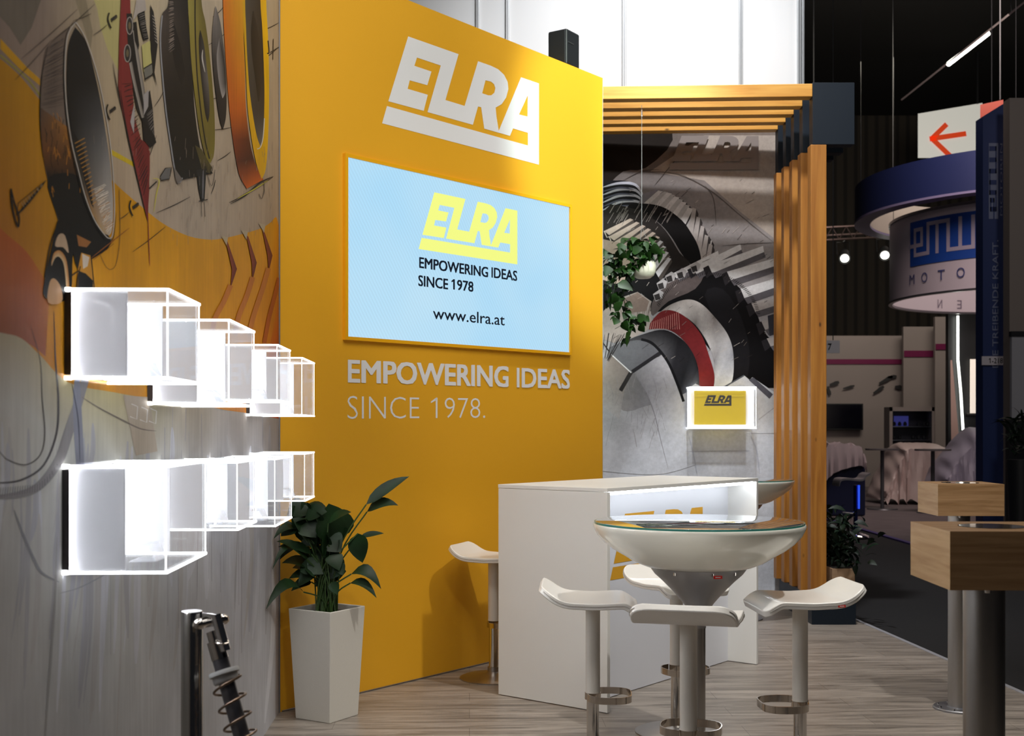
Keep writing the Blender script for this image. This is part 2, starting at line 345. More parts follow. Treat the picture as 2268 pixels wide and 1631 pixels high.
# a vertical plane through p0 with horizontal direction sd; nrm points to the viewer's side
class Plane:
    def __init__(s, p0, sd, nrm):
        s.p = V((p0[0], p0[1])); s.s = V((sd[0], sd[1])).normalized(); s.n = V((nrm[0], nrm[1])).normalized()
    def hit(s, x, y):
        r = (x-CX)/F                         # world (r*d, d)
        k = (s.p.dot(s.n))/(s.n.x*r+s.n.y); q = V((r*k, k))-s.p
        return q.dot(s.s), CH-(y-HY)/F*k
    def at(s, u, z, off=0):
        q = s.p+s.s*u+s.n*off; return V((q.x, q.y, z))
class Art(MB):
    def __init__(s, pl, px=True, step=.00002, off=.0005):
        super().__init__(); s.pl = pl; s.c = []; s.px = px; s.st = step; s.off = off
    def mp(s, p):
        if s.px: u, z = s.pl.hit(p[0], p[1])
        else: u, z = p
        return s.pl.at(u, z, s.off)
    def _c(s, c):
        if max(c) <= 1.01: return c
        k = .35+.65*min(1, max(0, (max(c)-45)/60)); return tuple(x*k for x in lin(c))
    def poly(s, pts, col, smooth=0):
        if smooth: pts = catmull([V((p[0], p[1])) for p in pts], smooth, True)
        pts = [V((p[0], p[1], 0)) for p in pts]
        tr = tessellate_polygon([pts]); s.off += s.st
        cols = col if isinstance(col, list) else None
        n = len(pts)
        s.add([s.mp(p) for p in pts], tr)
        for i in range(n):
            s.c.append(s._c(cols[min(len(cols)-1, int(i*len(cols)/n))]) if cols else s._c(col))
        return s
    def grid(s, A, B, ca, cb, k=1, m=1, st=None):   # strip between two polylines with colours per control point
        A = catmull([V(p) for p in A], k) if k > 1 else [V(p) for p in A]
        B = catmull([V(p) for p in B], k) if k > 1 else [V(p) for p in B]
        n = len(A); s.off += (s.st if st is None else st)
        def cc(cs, i):
            if not isinstance(cs, list): return V(s._c(cs))
            t = i/(n-1)*(len(cs)-1); a = min(int(t), len(cs)-2); f = t-a
            return V(s._c(cs[a]))*(1-f)+V(s._c(cs[a+1]))*f
        vs = []
        for i in range(n):
            for j in range(m+1):
                t = j/m; vs.append(s.mp(A[i]*(1-t)+B[i]*t)); s.c.append(tuple(cc(ca, i)*(1-t)+cc(cb, i)*t))
        s.add(vs, [(i*(m+1)+j, i*(m+1)+j+1, (i+1)*(m+1)+j+1, (i+1)*(m+1)+j) for i in range(n-1) for j in range(m)])
        return s
    def line(s, pts, w, col, k=1, taper=False):
        pts = catmull([V(p) for p in pts], k) if k > 1 else [V(p) for p in pts]
        n = len(pts); A = []; B = []
        for i, p in enumerate(pts):
            t = (pts[min(i+1, n-1)]-pts[max(i-1, 0)]).normalized(); nn = V((-t.y, t.x))
            ww = w/2*(1 if not taper else max(.12, math.sin(math.pi*(i+.3)/(n-.4))**.6))
            A.append(p+nn*ww); B.append(p-nn*ww)
        return s.grid(A, B, col, col, st=.000004)
    def hatch(s, a, b, c, d, n, w, col, jit=3):   # strokes between edge a-b and edge c-d
        for i in range(n):
            t = (i+random.random()*.8)/n
            p = V(a).lerp(V(b), t); q = V(c).lerp(V(d), t)
            p += V((random.uniform(-jit, jit), random.uniform(-jit, jit))); q += V((random.uniform(-jit, jit), random.uniform(-jit, jit)))
            s.line([p, p.lerp(q, .5)+V((random.uniform(-1, 1), random.uniform(-1, 1))), q], w*random.uniform(.5, 1.3), col, 1, True)

# text as a mesh, fitted to a box on a plane
def text_geo(txt, off=0.0, res=3):
    cu = bpy.data.curves.new('t', 'FONT'); cu.body = txt; cu.offset = off; cu.resolution_u = res; cu.fill_mode = 'BOTH'
    ob = bpy.data.objects.new('t', cu); COL.objects.link(ob)
    me = bpy.data.meshes.new_from_object(ob.evaluated_get(bpy.context.evaluated_depsgraph_get()))
    vs = [V(v.co) for v in me.vertices]; fs = [tuple(p.vertices) for p in me.polygons]
    bpy.data.objects.remove(ob); bpy.data.meshes.remove(me); bpy.data.curves.remove(cu)
    x0 = min(v.x for v in vs); x1 = max(v.x for v in vs); y0 = min(v.y for v in vs); y1 = max(v.y for v in vs)
    return [((v.x-x0)/(x1-x0), (v.y-y0)/(y1-y0)) for v in vs], fs
def text_on(mb, txt, fn, off=0.0):
    vs, fs = text_geo(txt, min(off, 0))
    if txt[0] == '1':      # the printed figure one has a flag
        f0, t_ = (.085, .055) if off <= 0 else (.085, .07)
        vs = [(f0+(1-f0)*p, q) for p, q in vs]; k0 = len(vs)
        vs += [(0, .80), (0, .80-t_*1.3), (f0+.012, 1-t_*2.4), (f0+.012, 1.0)]; fs = fs+[(k0, k0+1, k0+2, k0+3)]
    b = max(off, 0)*1.1; n = max(len(txt), 1); k = 0
    up = (fn(1, 0)-fn(0, 0)).cross(fn(0, 1)-fn(0, 0)).normalized()
    if up.dot(V((0, 0, CH))-fn(.5, .5)) < 0: up = -up
    for dx, dy in (((0, 0),) if b == 0 else ((0, 0), (b, 0), (-b, 0), (0, b*.7), (0, -b*.7), (b*.7, b*.6), (-b*.7, b*.6), (b*.7, -b*.6), (-b*.7, -b*.6))):
        mb.add([fn(min(1, max(0, p+dx*1.4/n)), min(1, max(0, q+dy*1.3)))+up*k for p, q in vs], fs); k += .00025
    return mb
# the company logo as an outline (pixel tracing of the large one, straightened by its plane)
LG = [(365, 90), (852, 262), (725, 705), (910, 762), (1040, 330), (1160, 372), (1235, 408), (1292, 462), (1326, 530), (1333, 600), (1312, 680), (1268, 745), (1210, 778),
      (1217, 860), (1240, 1003), (1455, 485), (1628, 545), (1628, 1330), (113, 930), (160, 763), (1522, 1145), (1522, 1022), (1378, 980), (1348, 1052),
      (1100, 982), (1070, 775), (1040, 768), (990, 945), (552, 822), (680, 372), (450, 295), (425, 375), (590, 430), (550, 562), (380, 515), (360, 597), (555, 655), (515, 810), (173, 717)]
LH = [[(1112, 515), (1165, 527), (1195, 552), (1207, 590), (1197, 635), (1168, 660), (1140, 660), (1080, 640)], [(1520, 660), (1436, 845), (1518, 865)]]

# ------------------------------------------------------------------ layout
C0 = V((-1.151, 6.01))                        # corner of mural wall and yellow wall
CR = V((.613, 8.235))                         # right end of the yellow wall
UD = V((-.0422, 1)).normalized()              # depth direction of the stand
wl = Plane(C0, UD, (UD.y, -UD.x))             # mural wall; s grows away from the viewer
YD = (CR-C0).normalized(); wy = Plane(C0, YD, (YD.y, -YD.x))
wb = Plane((0, 9.97), (1, -.012), (-.012, -1))
WH = 3.77
def logo_uv():
    q = lambda p: wy.hit(820+p[0]/4.3615, 60+p[1]/4.3615)
    o = [q(p) for p in LG]; h = [[q(p) for p in hh] for hh in LH]
    x0 = min(p[0] for p in o); x1 = max(p[0] for p in o); z0 = min(p[1] for p in o); z1 = max(p[1] for p in o)
    # straighten the residual slope of the underline
    nn = lambda p: ((p[0]-x0)/(x1-x0), (p[1]-z0)/(z1-z0))
    return [nn(p) for p in o], [[nn(p) for p in hh] for hh in h], (x0, x1, z0, z1)
LO, LHO, LBOX = logo_uv()
sk = (LO[18][1]-LO[17][1])                    # underline left minus right: level it
LO = [(a, b-sk*(1-a)) for a, b in LO]; LHO = [[(a, b-sk*(1-a)) for a, b in h] for h in LHO]
def logo_on(mb, fn):
    loops = [[V((a, b, 0)) for a, b in LO]]+[[V((a, b, 0)) for a, b in h] for h in LHO]
    tr = tessellate_polygon(loops); fl = [p for l in loops for p in l]
    return mb.add([fn(p.x, p.y) for p in fl], tr)

# ------------------------------------------------------------------ setting: floors, walls, ceiling
fe = lambda d: 2.511+(d-8.85)*(-.0748)        # right edge of the platform
fl = MB().prism([(-1.6, .3), (fe(.3), .3), (fe(10.4), 10.4), (-1.6, 10.4)], -.04, 0).build('floor', 'floor'); struct(fl)
t1 = MB().hexa([(fe(.3), .3, -.04), (fe(.3)+.03, .3, -.04), (fe(10)+.03, 10, -.04), (fe(10), 10, -.04),
                (fe(.3), .3, .003), (fe(.3)+.03, .3, .003), (fe(10)+.03, 10, .003), (fe(10), 10, .003)]).build('trim_1', mat('platform_edge_strip', (.42, .42, .46), .45, .3)); struct(t1)
hf = MB().box((8, 18, -.09), (40, 50, .1)).build('floor_hall', 'carpet_dark'); struct(hf)
cf = MB().prism([(5.0, 11.5), (16, 11.5), (16, 39), (5.0, 39)], -.04, -.03).build('floor_carpet', 'carpet_light'); struct(cf)
cs = MB().prism([(4.93, 11.5), (5.0, 11.5), (5.0, 39), (4.93, 39)], -.04, -.02).build('trim_2', mat('violet_edge_tape', (.05, .03, .16), .6)); struct(cs)
ce = MB().box((8, 18, 12), (40, 50, .2)).build('ceiling', 'hall_black'); struct(ce)
hw = MB().box((12, 41, 5.9), (36, .3, 12)).build('wall_hall', 'corr'); struct(hw)
def slab(pl, s0, s1, z0, z1, th, m, name, bev=0):
    a = pl.at(s0, 0); b = pl.at(s1, 0); a2 = pl.at(s0, 0, -th); b2 = pl.at(s1, 0, -th)
    return struct(MB().prism([(a.x, a.y), (b.x, b.y), (b2.x, b2.y), (a2.x, a2.y)], z0, z1).build(name, m, bevel=bev))
wall_l = slab(wl, -4.9, 0, 0, WH, .08, mat('mural_base', (.40, .36, .33), .6), 'wall_left')
wall_c = slab(wy, 0.0, (CR-C0).length, 0, WH, .16, 'yellow', 'wall_center')
c_r = wb.hit(1781, 500)[0]
wall_b = slab(wb, -1.6, c_r, 0, 6.2, .08, 'white_panel', 'wall_back')
# thin aluminium line in the corner and along the foot of the yellow wall
tc_ = MB().box((C0.x+.006, C0.y-.004, WH/2), (.006, .006, WH), 0).build('trim_3', mat('grey_corner_profile', (.22, .23, .27), .4, .5)); struct(tc_)
Lw = (CR-C0).length
a = wy.at(0.02, 0, .004); b = wy.at(Lw, 0, .004)
t4 = MB().tube([a+V((0, 0, .004)), b+V((0, 0, .004))], .004, 6).build('trim_4', 'steel_base'); struct(t4)
t5 = MB().box((*wy.at(Lw, 0, -.08).xy, WH/2), (.006, .16, WH), math.atan2(YD.y, YD.x)).build('trim_5', mat('white_end_strip', (.6, .6, .6), .5)); struct(t5)

# ------------------------------------------------------------------ yellow wall printing
x0, x1, z0, z1 = LBOX
lo = logo_on(MB(), lambda a, b: wy.at(x0+(x1-x0)*a, z0+sk*(z1-z0)*0+(z1-z0)*(b+sk*(1-a)), .0012)).build('logo', 'print_white', wall_c, recalc=False)
def wy_text(name, txt, L_, T_, B_, R_, RT=None, RB=None, off=0, m='print_white', dz=.0012):
    s0, za = wy.hit(L_, T_); _, zb = wy.hit(L_, B_); s1, zc = wy.hit(R_, RT if RT else T_); _, zd = wy.hit(R_, RB if RB else B_)
    def fn(a, b):
        top = za+(zc-za)*a; bot = zb+(zd-zb)*a; return wy.at(s0+(s1-s0)*a, bot+(top-bot)*b, dz)
    return text_on(MB(), txt, fn, off)
for args in (('EMPOWERING', 770, 797, 847.5, 1125.5, 812, 858, .034), ('IDEAS', 1144, 815, 858.5, 1261, 820, 861.5, .034),
             ('SINCE', 769.4, 877, 928.5, 928.4, 880.5, 927.3, -.016), ('1978.', 954, 880.5, 927, 1074.3, 882.5, 926.3, -.016)):
    wy_text('t', *args).build('lettering', 'print_white', wall_c, recalc=False)

# ------------------------------------------------------------------ LED screen in the yellow wall
sc = thing('led_screen', 'large wide video screen glowing pale blue on the yellow wall, showing a yellow logo', 'screen', wy.at(wy.hit(1010, 760)[0], 0, 0))
q = [(765, 349), (1257, 460), (1257, 781), (765, 746)]; hq = [wy.hit(*p) for p in q]
sL, sR = hq[0][0], hq[1][0]; zTL, zTR, zBR, zBL = hq[0][1], hq[1][1], hq[2][1], hq[3][1]
def sfn(a, b, off): 
    t = zTL+(zTR-zTL)*a; bo = zBL+(zBR-zBL)*a; return wy.at(sL+(sR-sL)*a, bo+(t-bo)*b, off)
def sheet(fn, a0, a1, b0, b1, o0, o1):
    return [fn(a0, b0, o1), fn(a1, b0, o1), fn(a1, b0, o0), fn(a0, b0, o0), fn(a0, b1, o1), fn(a1, b1, o1), fn(a1, b1, o0), fn(a0, b1, o0)]
MB().hexa(sheet(sfn, 0, 1, 0, 1, -.02, .012)).build('display_panel', 'screen', sc)
fr = MB(); e1, e2 = .010, .019
for (a0, a1, b0, b1) in ((-e1, 0, -e2, 1+e2), (1, 1+e1, -e2, 1+e2), (0, 1, 1, 1+e2), (0, 1, -e2, 0)):
    fr.hexa(sheet(sfn, a0, a1, b0, b1, -.02, .022))
fr.build('frame', 'yellow_trim', sc)
def spx(x, y):
    s, z = wy.hit(x, y); a = (s-sL)/(sR-sL); t = zTL+(zTR-zTL)*a; bo = zBL+(zBR-zBL)*a; return a, (z-bo)/(t-bo)
def sbox(L_, T_, Rr, RB):      # left top, right bottom in pixels -> box in screen units (level)
    aL, bT = spx(L_, T_); aR, bB = spx(Rr, RB); return lambda a, b: sfn(aL+(aR-aL)*a, bB+(bT-bB)*b, .0135)
_, bt = spx(956, 428); _, bb = spx(924, 556); aL = spx(923.5, 556)[0]; aR = spx(1142, 584)[0]
logo_on(MB(), lambda a, b: sfn(aL+(aR-aL)*a, bb+(bt-bb)*b, .0135)).build('logo', 'yellow_px', sc, recalc=False)
def stext(txt, xl, xr, yt, yb, off):
    a0 = spx(xl, yb)[0]; a1 = spx(xr, yb)[0]; bT = spx(xl, yt)[1]; bB = spx(xl, yb)[1]
    text_on(MB(), txt, lambda a, b: sfn(a0+(a1-a0)*a, bB+(bT-bB)*b, .0135), off).build('lettering', 'navy_text', sc, recalc=False)
stext('EMPOWERING', 924.5, 1076.7, 570, 594, .03)
stext('IDEAS', 1084.6, 1141, 592.5, 615.5, .03)
stext('SINCE', 922.5, 988, 610, 634, .03)
stext('1978', 996, 1044, 618.5, 641.5, .03)
stext('www.elra.at', 955, 1113.5, 681, 707, .008)

# ------------------------------------------------------------------ loudspeaker on top of the yellow wall
lsp = wy.at(wy.hit(1268, 150)[0]+.02, 0, -.085); lz = WH; an = R(-34)
sp = thing('loudspeaker', 'small black loudspeaker standing on the top edge of the yellow wall', 'speaker', (lsp.x, lsp.y, lz), an)
g_ = V((lsp.x, lsp.y, lz)); m_ = M4.Rotation(an, 3, 'Z')
MB().box(g_+V((0, 0, .118)), (.145, .165, .235), an).build('cabinet', 'black', sp, bevel=.012, seg=3)
MB().box(g_+m_@V((.0, -.085, .120)), (.125, .008, .215), an).build('grille', 'grille', sp, bevel=.003)
MB().box(g_+m_@V((.0735, -.03, .15)), (.003, .07, .004), an).build('badge', 'alu', sp)

# ------------------------------------------------------------------ mural on the left wall (machine parts, painted)
def mural_left():
    A = Art(wl); K = (26, 24, 24)
    be = (176, 158, 140)
    # ground: top beige-grey, with the light rising to the right put into the colours
    A.grid([(-90, -130), (90, -130), (250, -130), (420, -130), (617, -130)], [(-90, 600), (90, 600), (250, 600), (420, 600), (617, 600)],
           [(120, 108, 102), (150, 134, 124), (186, 172, 136), (196, 182, 160), (190, 166, 134)], [(150, 120, 100), (168, 140, 120), (186, 160, 140), (182, 164, 148), (176, 152, 128)], 4, 4)
    A.poly([(160, -130), (215, 20), (222, 60), (238, 110), (268, 170), (290, -130)], (192, 182, 122), 0)
    A.poly([(45, -130), (90, 0), (70, 60), (45, 100), (20, 60), (-90, -60), (-90, -130)], (118, 108, 96), 0)
    A.poly([(170, -130), (190, 0), (205, 70), (200, 110), (185, 60), (160, -20)], (150, 136, 112), 0)
    # yellow field with its swinging upper border
    bord = [(-90, 60), (0, 130), (45, 170), (88, 222), (150, 300), (250, 402), (330, 472), (372, 502), (420, 524), (465, 531), (500, 527), (545, 516), (580, 505), (600, 492), (611, 481), (617, 500)]
    low = [(-90, 720), (0, 740), (45, 752), (88, 790), (150, 850), (250, 872), (330, 886), (372, 892), (420, 900), (465, 905), (500, 912), (545, 918), (580, 924), (600, 928), (611, 930), (617, 931)]
    yl = [(190, 134, 14), (196, 140, 14), (204, 144, 16), (212, 150, 18), (218, 154, 20), (222, 156, 22), (224, 156, 24), (222, 152, 26), (214, 134, 22)]
    yb = [(170, 92, 40), (184, 112, 36), (204, 138, 30), (218, 150, 28), (224, 154, 26), (222, 146, 30), (218, 132, 30), (206, 100, 30), (196, 84, 26)]
    A.grid(bord, low, yl, yb, 4, 6)
    A.grid([(-90, 400), (0, 505), (60, 560), (110, 640)], [(-90, 730), (0, 745), (60, 760), (100, 790)], [(196, 112, 30), (190, 100, 40), (190, 100, 44), (200, 120, 30)], (160, 92, 56), 5, 4)
    A.grid([(617, 560), (614, 640), (606, 720), (590, 800), (570, 925)], [(617.5, 560), (617.5, 640), (617.5, 720), (617.5, 800), (617.5, 930)], [(220, 150, 30), (214, 130, 30), (206, 100, 28), (204, 96, 28)], [(214, 128, 30), (206, 104, 28), (196, 84, 24), (192, 80, 24)], 3, 3)
    A.poly([(0, 85), (60, 150), (88, 175), (88, 190), (40, 150), (0, 108)], (214, 160, 30), 0)
    A.poly([(244, 330), (300, 362), (300, 372), (244, 342)], (214, 184, 40), 0)
    A.line([(0, 122), (60, 175), (90, 215)], 3, (170, 160, 60), 4)
    # lower field: pale draped paper
    lo_a = [(p[0], p[1]-3) for p in low]; lo_b = [(p[0], p[1]+150) for p in low]
    g0 = [(186, 168, 140), (190, 174, 140), (196, 184, 136), (188, 176, 152), (182, 172, 162), (180, 172, 166), (178, 170, 166)]
    g1 = [(204, 200, 196), (206, 204, 198), (206, 206, 200), (202, 202, 204), (200, 200, 206), (200, 200, 206), (196, 196, 202)]
    A.grid(lo_a, lo_b, g0, g1, 4, 4)
    A.grid(lo_b, [(p[0], 1900) for p in low], g1, [(190, 190, 194), (196, 196, 200), (200, 200, 204), (196, 196, 202)], 4, 4)
    for i in range(60):     # soft vertical folds
        x = random.uniform(-20, 612); y = random.uniform(930, 1200); h = random.uniform(120, 520); c = random.choice([(188, 188, 196), (210, 210, 216), (184, 183, 188), (218, 218, 224), (194, 191, 190)])
        A.line([(x, y), (x+random.uniform(-6, 6), y+h*.5), (x+random.uniform(-22, 2), y+h)], random.uniform(3, 16), c, 5, True)
    for i in range(26):
        x = random.uniform(150, 610); y = random.uniform(900, 1300); h = random.uniform(60, 260)
        A.line([(x, y), (x+random.uniform(-3, 3), y+h)], random.uniform(.8, 2), (172, 169, 176), 1, True)
    # sketched ring lower left
    A.line([(182, 740), (196, 800), (176, 880), (150, 960), (128, 1022), (84, 1078), (30, 1098), (-60, 1104)], 22, (150, 146, 148), 6, True)
    A.line([(118, 690), (122, 800), (128, 880), (124, 960), (96, 1030), (50, 1062), (0, 1070), (-60, 1066)], 5, (92, 88, 92), 6, True)
    A.line([(66, 720), (88, 800), (92, 880), (98, 960), (88, 1008), (56, 1030), (18, 1020), (0, 1004), (-40, 960)], 3, (96, 90, 88), 6, True)
    A.line([(170, 820), (170, 900), (176, 1020), (182, 1090)], 20, (142, 144, 158), 5, True)
    A.line([(158, 850), (172, 930), (176, 1024)], 3, (84, 84, 100), 5, True)
    for i in range(26): A.line([(-10+i*5.4, 1082-i*.5-max(0, i-16)**1.7), (-14+i*5.6, 1104-i*.8-max(0, i-16)**1.8)], 2.2, (104, 102, 108), 1, True)
    A.line([(30, 1130), (52, 1190), (74, 1240), (92, 1270), (130, 1290)], 7, (150, 150, 156), 5, True)
    A.line([(130, 1315), (180, 1300), (250, 1260), (290, 1215)], 3, (168, 168, 176), 5, True)
    A.line([(125, 1190), (120, 1330), (108, 1500), (98, 1640)], 6, (170, 168, 168), 5, True)
    A.poly([(272, 876), (330, 880), (348, 1000), (300, 1010)], (190, 176, 158), 0)
    for (x, y, a) in ((290, 895, 0), (312, 902, 0), (332, 905, 0)):   # little brackets of the drawn nameplate
        A.line([(x, y), (x+14, y+6), (x+12, y+34), (x-3, y+28)], 2.4, (228, 224, 220), 1)
    A.line([(180, 880), (220, 905), (268, 930), (310, 950), (345, 955)], 3.4, (128, 118, 110), 5, True)
    # big ring: body
    A.poly([(103, 104), (92, 160), (87, 220), (87, 280), (92, 330), (100, 380), (112, 430), (126, 484), (150, 540), (176, 590), (196, 572), (244, 535), (236, 520), (205, 480), (180, 400), (160, 320), (148, 240), (143, 160), (146, 90), (152, 60)], (120, 104, 94), 4)
    A.grid([(88, 238), (92, 330), (104, 395), (122, 470)], [(160, 290), (166, 352), (182, 412), (205, 478)], [(96, 78, 66), (120, 72, 30), (28, 24, 22), (20, 18, 18)], [(180, 118, 40), (96, 62, 30), (30, 26, 24), (22, 20, 20)], 5, 4)
    A.poly([(104, 395), (122, 470), (150, 540), (178, 598), (200, 576), (246, 538), (205, 478), (184, 412), (160, 385)], (24, 21, 22), 3)
    for i in range(60):
        y = random.uniform(250, 420); x = random.uniform(95+(y-250)*.06, 150+(y-250)*.18)
        A.line([(x, y), (x+random.uniform(-3, 5), y+random.uniform(10, 26))], 1.6, random.choice([(30, 24, 20), (196, 128, 40), (24, 20, 18)]), 1, True)
    A.hatch((100, 110), (92, 240), (140, 80), (140, 230), 40, 1.1, (84, 74, 70))
    # opening of the ring
    A.grid([(165, 60), (150, 100), (146, 170), (149, 240), (158, 310), (172, 370), (186, 425), (203, 472), (224, 512), (240, 522)],
           [(165, 60), (190, 95), (210, 170), (224, 240), (235, 310), (243, 370), (248, 425), (249, 472), (246, 510), (240, 522)],
           [(20, 19, 20), (20, 19, 20), (20, 19, 20), (24, 23, 24), (40, 38, 38), (70, 58, 44), (150, 110, 62), (186, 152, 104), (190, 170, 140)],
           [(24, 22, 23), (26, 24, 25), (44, 44, 46), (84, 84, 88), (130, 128, 128), (168, 162, 158), (190, 182, 174), (200, 190, 180), (204, 194, 184)], 5, 5)
    A.grid([(160, 290), (172, 350), (188, 410), (200, 452)], [(184, 330), (190, 370), (200, 420), (206, 462)], (34, 30, 30), (60, 54, 52), 5, 2)
    for i in range(16): A.line([(164+i*2.6, 318+i*9), (186+i*1.7, 306+i*9.4)], 2.2, (206, 146, 60), 1, True)
    for i in range(44): A.line([(205+i*.6+random.random()*6, 420+i*2.2), (222+i*.4+random.random()*14, 408+i*2.2)], 1.5, random.choice([(226, 206, 180), (200, 140, 70), (238, 226, 212)]), 1, True)
    A.line([(165, 50), (148, 80), (142, 150), (145, 230), (156, 310), (172, 378), (188, 438), (208, 488), (230, 520), (241, 528), (248, 518), (252, 470), (250, 400), (244, 330), (232, 250), (214, 165), (190, 90), (170, 54), (165, 50)], 2.2, (196, 188, 180), 6)
    A.line([(162, 46), (144, 80), (139, 150), (142, 230), (152, 310), (168, 380), (184, 440), (205, 492), (230, 528), (243, 534), (251, 520), (256, 470)], 2.6, (30, 27, 27), 6, True)
    A.line([(105, 100), (92, 160), (87, 230), (88, 290), (94, 350)], 1.8, (34, 30, 30), 6, True)
    # bearing bracket and bolts below it
    A.poly([(128, 486), (150, 500), (180, 560), (176, 600), (160, 560), (152, 660), (98, 660), (97, 620), (110, 560), (118, 520)], (30, 25, 22), 3)
    A.poly([(128, 520), (120, 545), (138, 548), (150, 560), (142, 522)], (200, 170, 140), 3)
    A.grid([(112, 580), (118, 560), (132, 556), (146, 580), (152, 640)], [(112, 590), (120, 572), (130, 570), (140, 590), (146, 650)], (196, 130, 60), (216, 186, 146), 5, 2)
    A.poly([(108, 625), (120, 618), (134, 640), (134, 670), (104, 670)], (204, 158, 112), 3)
    A.poly([(150, 500), (214, 530), (246, 536), (208, 568), (172, 600), (160, 556)], (26, 22, 22), 2)
    A.poly([(168, 520), (200, 536), (190, 548), (172, 545)], (150, 96, 48), 0)
    A.poly([(178, 560), (198, 566), (204, 612), (207, 640), (168, 640), (170, 600)], (196, 136, 44), 0)
    A.poly([(180, 562), (196, 570), (192, 590), (182, 596)], (210, 196, 180), 0)
    A.poly([(172, 600), (188, 606), (204, 622), (204, 640), (170, 640)], (28, 26, 30), 0)
    A.line([(200, 568), (204, 610), (207, 640)], 2.4, (34, 26, 20), 4); A.line([(176, 590), (170, 615), (168, 640)], 2.4, (34, 26, 20), 4)
    A.line([(97, 615), (110, 540), (128, 492)], 2.6, (40, 28, 20), 4); A.line([(155, 612), (172, 600)], 2.5, (34, 26, 20))
    A.line([(200, 572), (240, 540), (285, 505)], 2, (150, 84, 30), 3, True); A.line([(205, 576), (250, 540)], 1.4, (110, 60, 24), 1, True)
    # washers and screws, construction lines
    A.line([(22, 418), (24, 450), (30, 480), (38, 503), (40, 480), (30, 450), (22, 418)], 3.4, (44, 38, 36), 5)
    A.line([(36, 476), (62, 446), (98, 402)], 6, (52, 38, 26), 4, True); A.hatch((44, 450), (92, 402), (50, 460), (94, 410), 12, 2, (180, 150, 110), 1)
    A.line([(34, 478), (38, 450), (100, 400)], 1.6, (44, 32, 24), 1)
    for (x, y) in ((240, 42), (237, 245), (288, 458)):
        A.line([(x, y-14), (x-3, y), (x+2, y+16), (x+5, y+20)], 3.2, (40, 36, 34), 4); A.line([(x+4, y+2), (x+17, y-8)], 5, (60, 54, 50), 1); A.line([(x+4, y+6), (x+18, y-4)], 1.6, (30, 27, 26), 1)
    for a, b in (((30, 178), (112, 88)), ((112, 92), (208, 9)), ((45, 130), (170, 20)), ((262, 486), (284, 470)), ((292, 558), (365, 502)), ((344, 472), (420, 436)), ((160, 46), (200, 30)),
                 ((204, 78), (236, 54)), ((480, 356), (510, 336)), ((506, 449), (540, 430)), ((540, 430), (604, 392)), ((466, 430), (476, 398)), ((356, 108), (392, 78)), ((460, 100), (500, 72)),
                 ((470, 38), (495, 14)), ((578, 68), (617, 50)), ((560, 148), (617, 104)), ((465, 220), (500, 210)), ((470, 288), (512, 282)), ((340, 236), (362, 200)), ((318, 372), (345, 300))):
        A.line([a, ((a[0]+b[0])/2+1, (a[1]+b[1])/2+1), b], 1.7, (62, 54, 50), 3, True)
    A.line([(262, 420), (264, 520), (256, 582), (244, 597), (232, 590), (220, 565)], 1.1, (110, 76, 40), 5)
    A.line([(248, 140), (262, 215), (290, 320), (326, 470)], 2.2, (44, 36, 36), 5, True)
    # red blade
    A.poly([(263, -130), (283, -130), (287, 20), (291, 60), (288, 130), (292, 200), (296, 260), (314, 320), (330, 335), (330, 380), (327, 440), (326, 492), (318, 462), (300, 380), (286, 320), (270, 252), (260, 190), (262, 90), (266, 0)], (132, 42, 40), 0)
    A.poly([(296, 300), (328, 320), (329, 420), (325, 480), (310, 400)], (120, 34, 34), 0)
    A.hatch((270, 180), (314, 440), (290, 180), (328, 400), 26, 2, (60, 24, 26)); A.line([(326, 480), (328, 540), (330, 590)], 1.8, (150, 50, 40), 3, True)
    A.line([(264, 200), (282, 305), (322, 478)], 2.6, (30, 24, 26), 4, True)
    # arms and rollers in front of the blade
    A.poly([(278, 30), (290, 30), (300, 100), (326, 262), (318, 280), (300, 240), (282, 130)], (36, 34, 34), 0)
    A.grid([(292, 68), (300, 130), (312, 200), (320, 258)], [(298, 66), (307, 128), (318, 196), (326, 250)], (168, 160, 152), (116, 108, 102), 3, 1)
    A.grid([(284, 140), (292, 180), (302, 222), (312, 262)], [(290, 136), (298, 178), (308, 220), (318, 260)], (172, 164, 156), (120, 112, 104), 3, 1)
    for (x, y, a, b) in ((285, 57, 7, 19), (280, 118, 7, 19)):
        c = [(x+a*math.cos(t*.5236), y+b*math.sin(t*.5236)) for t in range(12)]
        A.poly(c, (60, 56, 54), 3); A.line(c+[c[0]], 2, (160, 152, 146), 3); A.poly([(x+(p[0]-x)*.45, y+(p[1]-y)*.45) for p in c], (110, 96, 70), 3)
    A.poly([(303, 30), (318, 24), (322, 60), (327, 86), (316, 90), (308, 60)], (34, 33, 34), 0)
    A.hatch((304, 32), (316, 86), (320, 26), (328, 84), 12, 1.3, (140, 132, 126), 1)
    A.poly([(292, 50), (300, 48), (306, 100), (304, 112), (296, 90)], (30, 29, 30), 0)
    A.poly([(300, 0), (318, -10), (322, 22), (304, 30), (292, 46)], (176, 166, 160), 0)
    A.poly([(312, 100), (330, 90), (334, 140), (316, 160)], (196, 188, 120), 0); A.poly([(316, 152), (336, 140), (337, 160), (320, 178)], (120, 118, 110), 0)
    A.line([(318, 176), (338, 164)], 3, (34, 30, 30)); A.line([(316, 152), (336, 140)], 2.4, (34, 30, 30))
    A.poly([(331, 10), (338, 26), (343, 60), (347, 100), (340, 160), (346, 192), (336, 160), (331, 110)], (40, 39, 40), 0)
    for i in range(9): A.line([(335+i*.8, 34+i*7), (344+i*.6, 42+i*7)], 1.7, (168, 160, 152), 1, True)
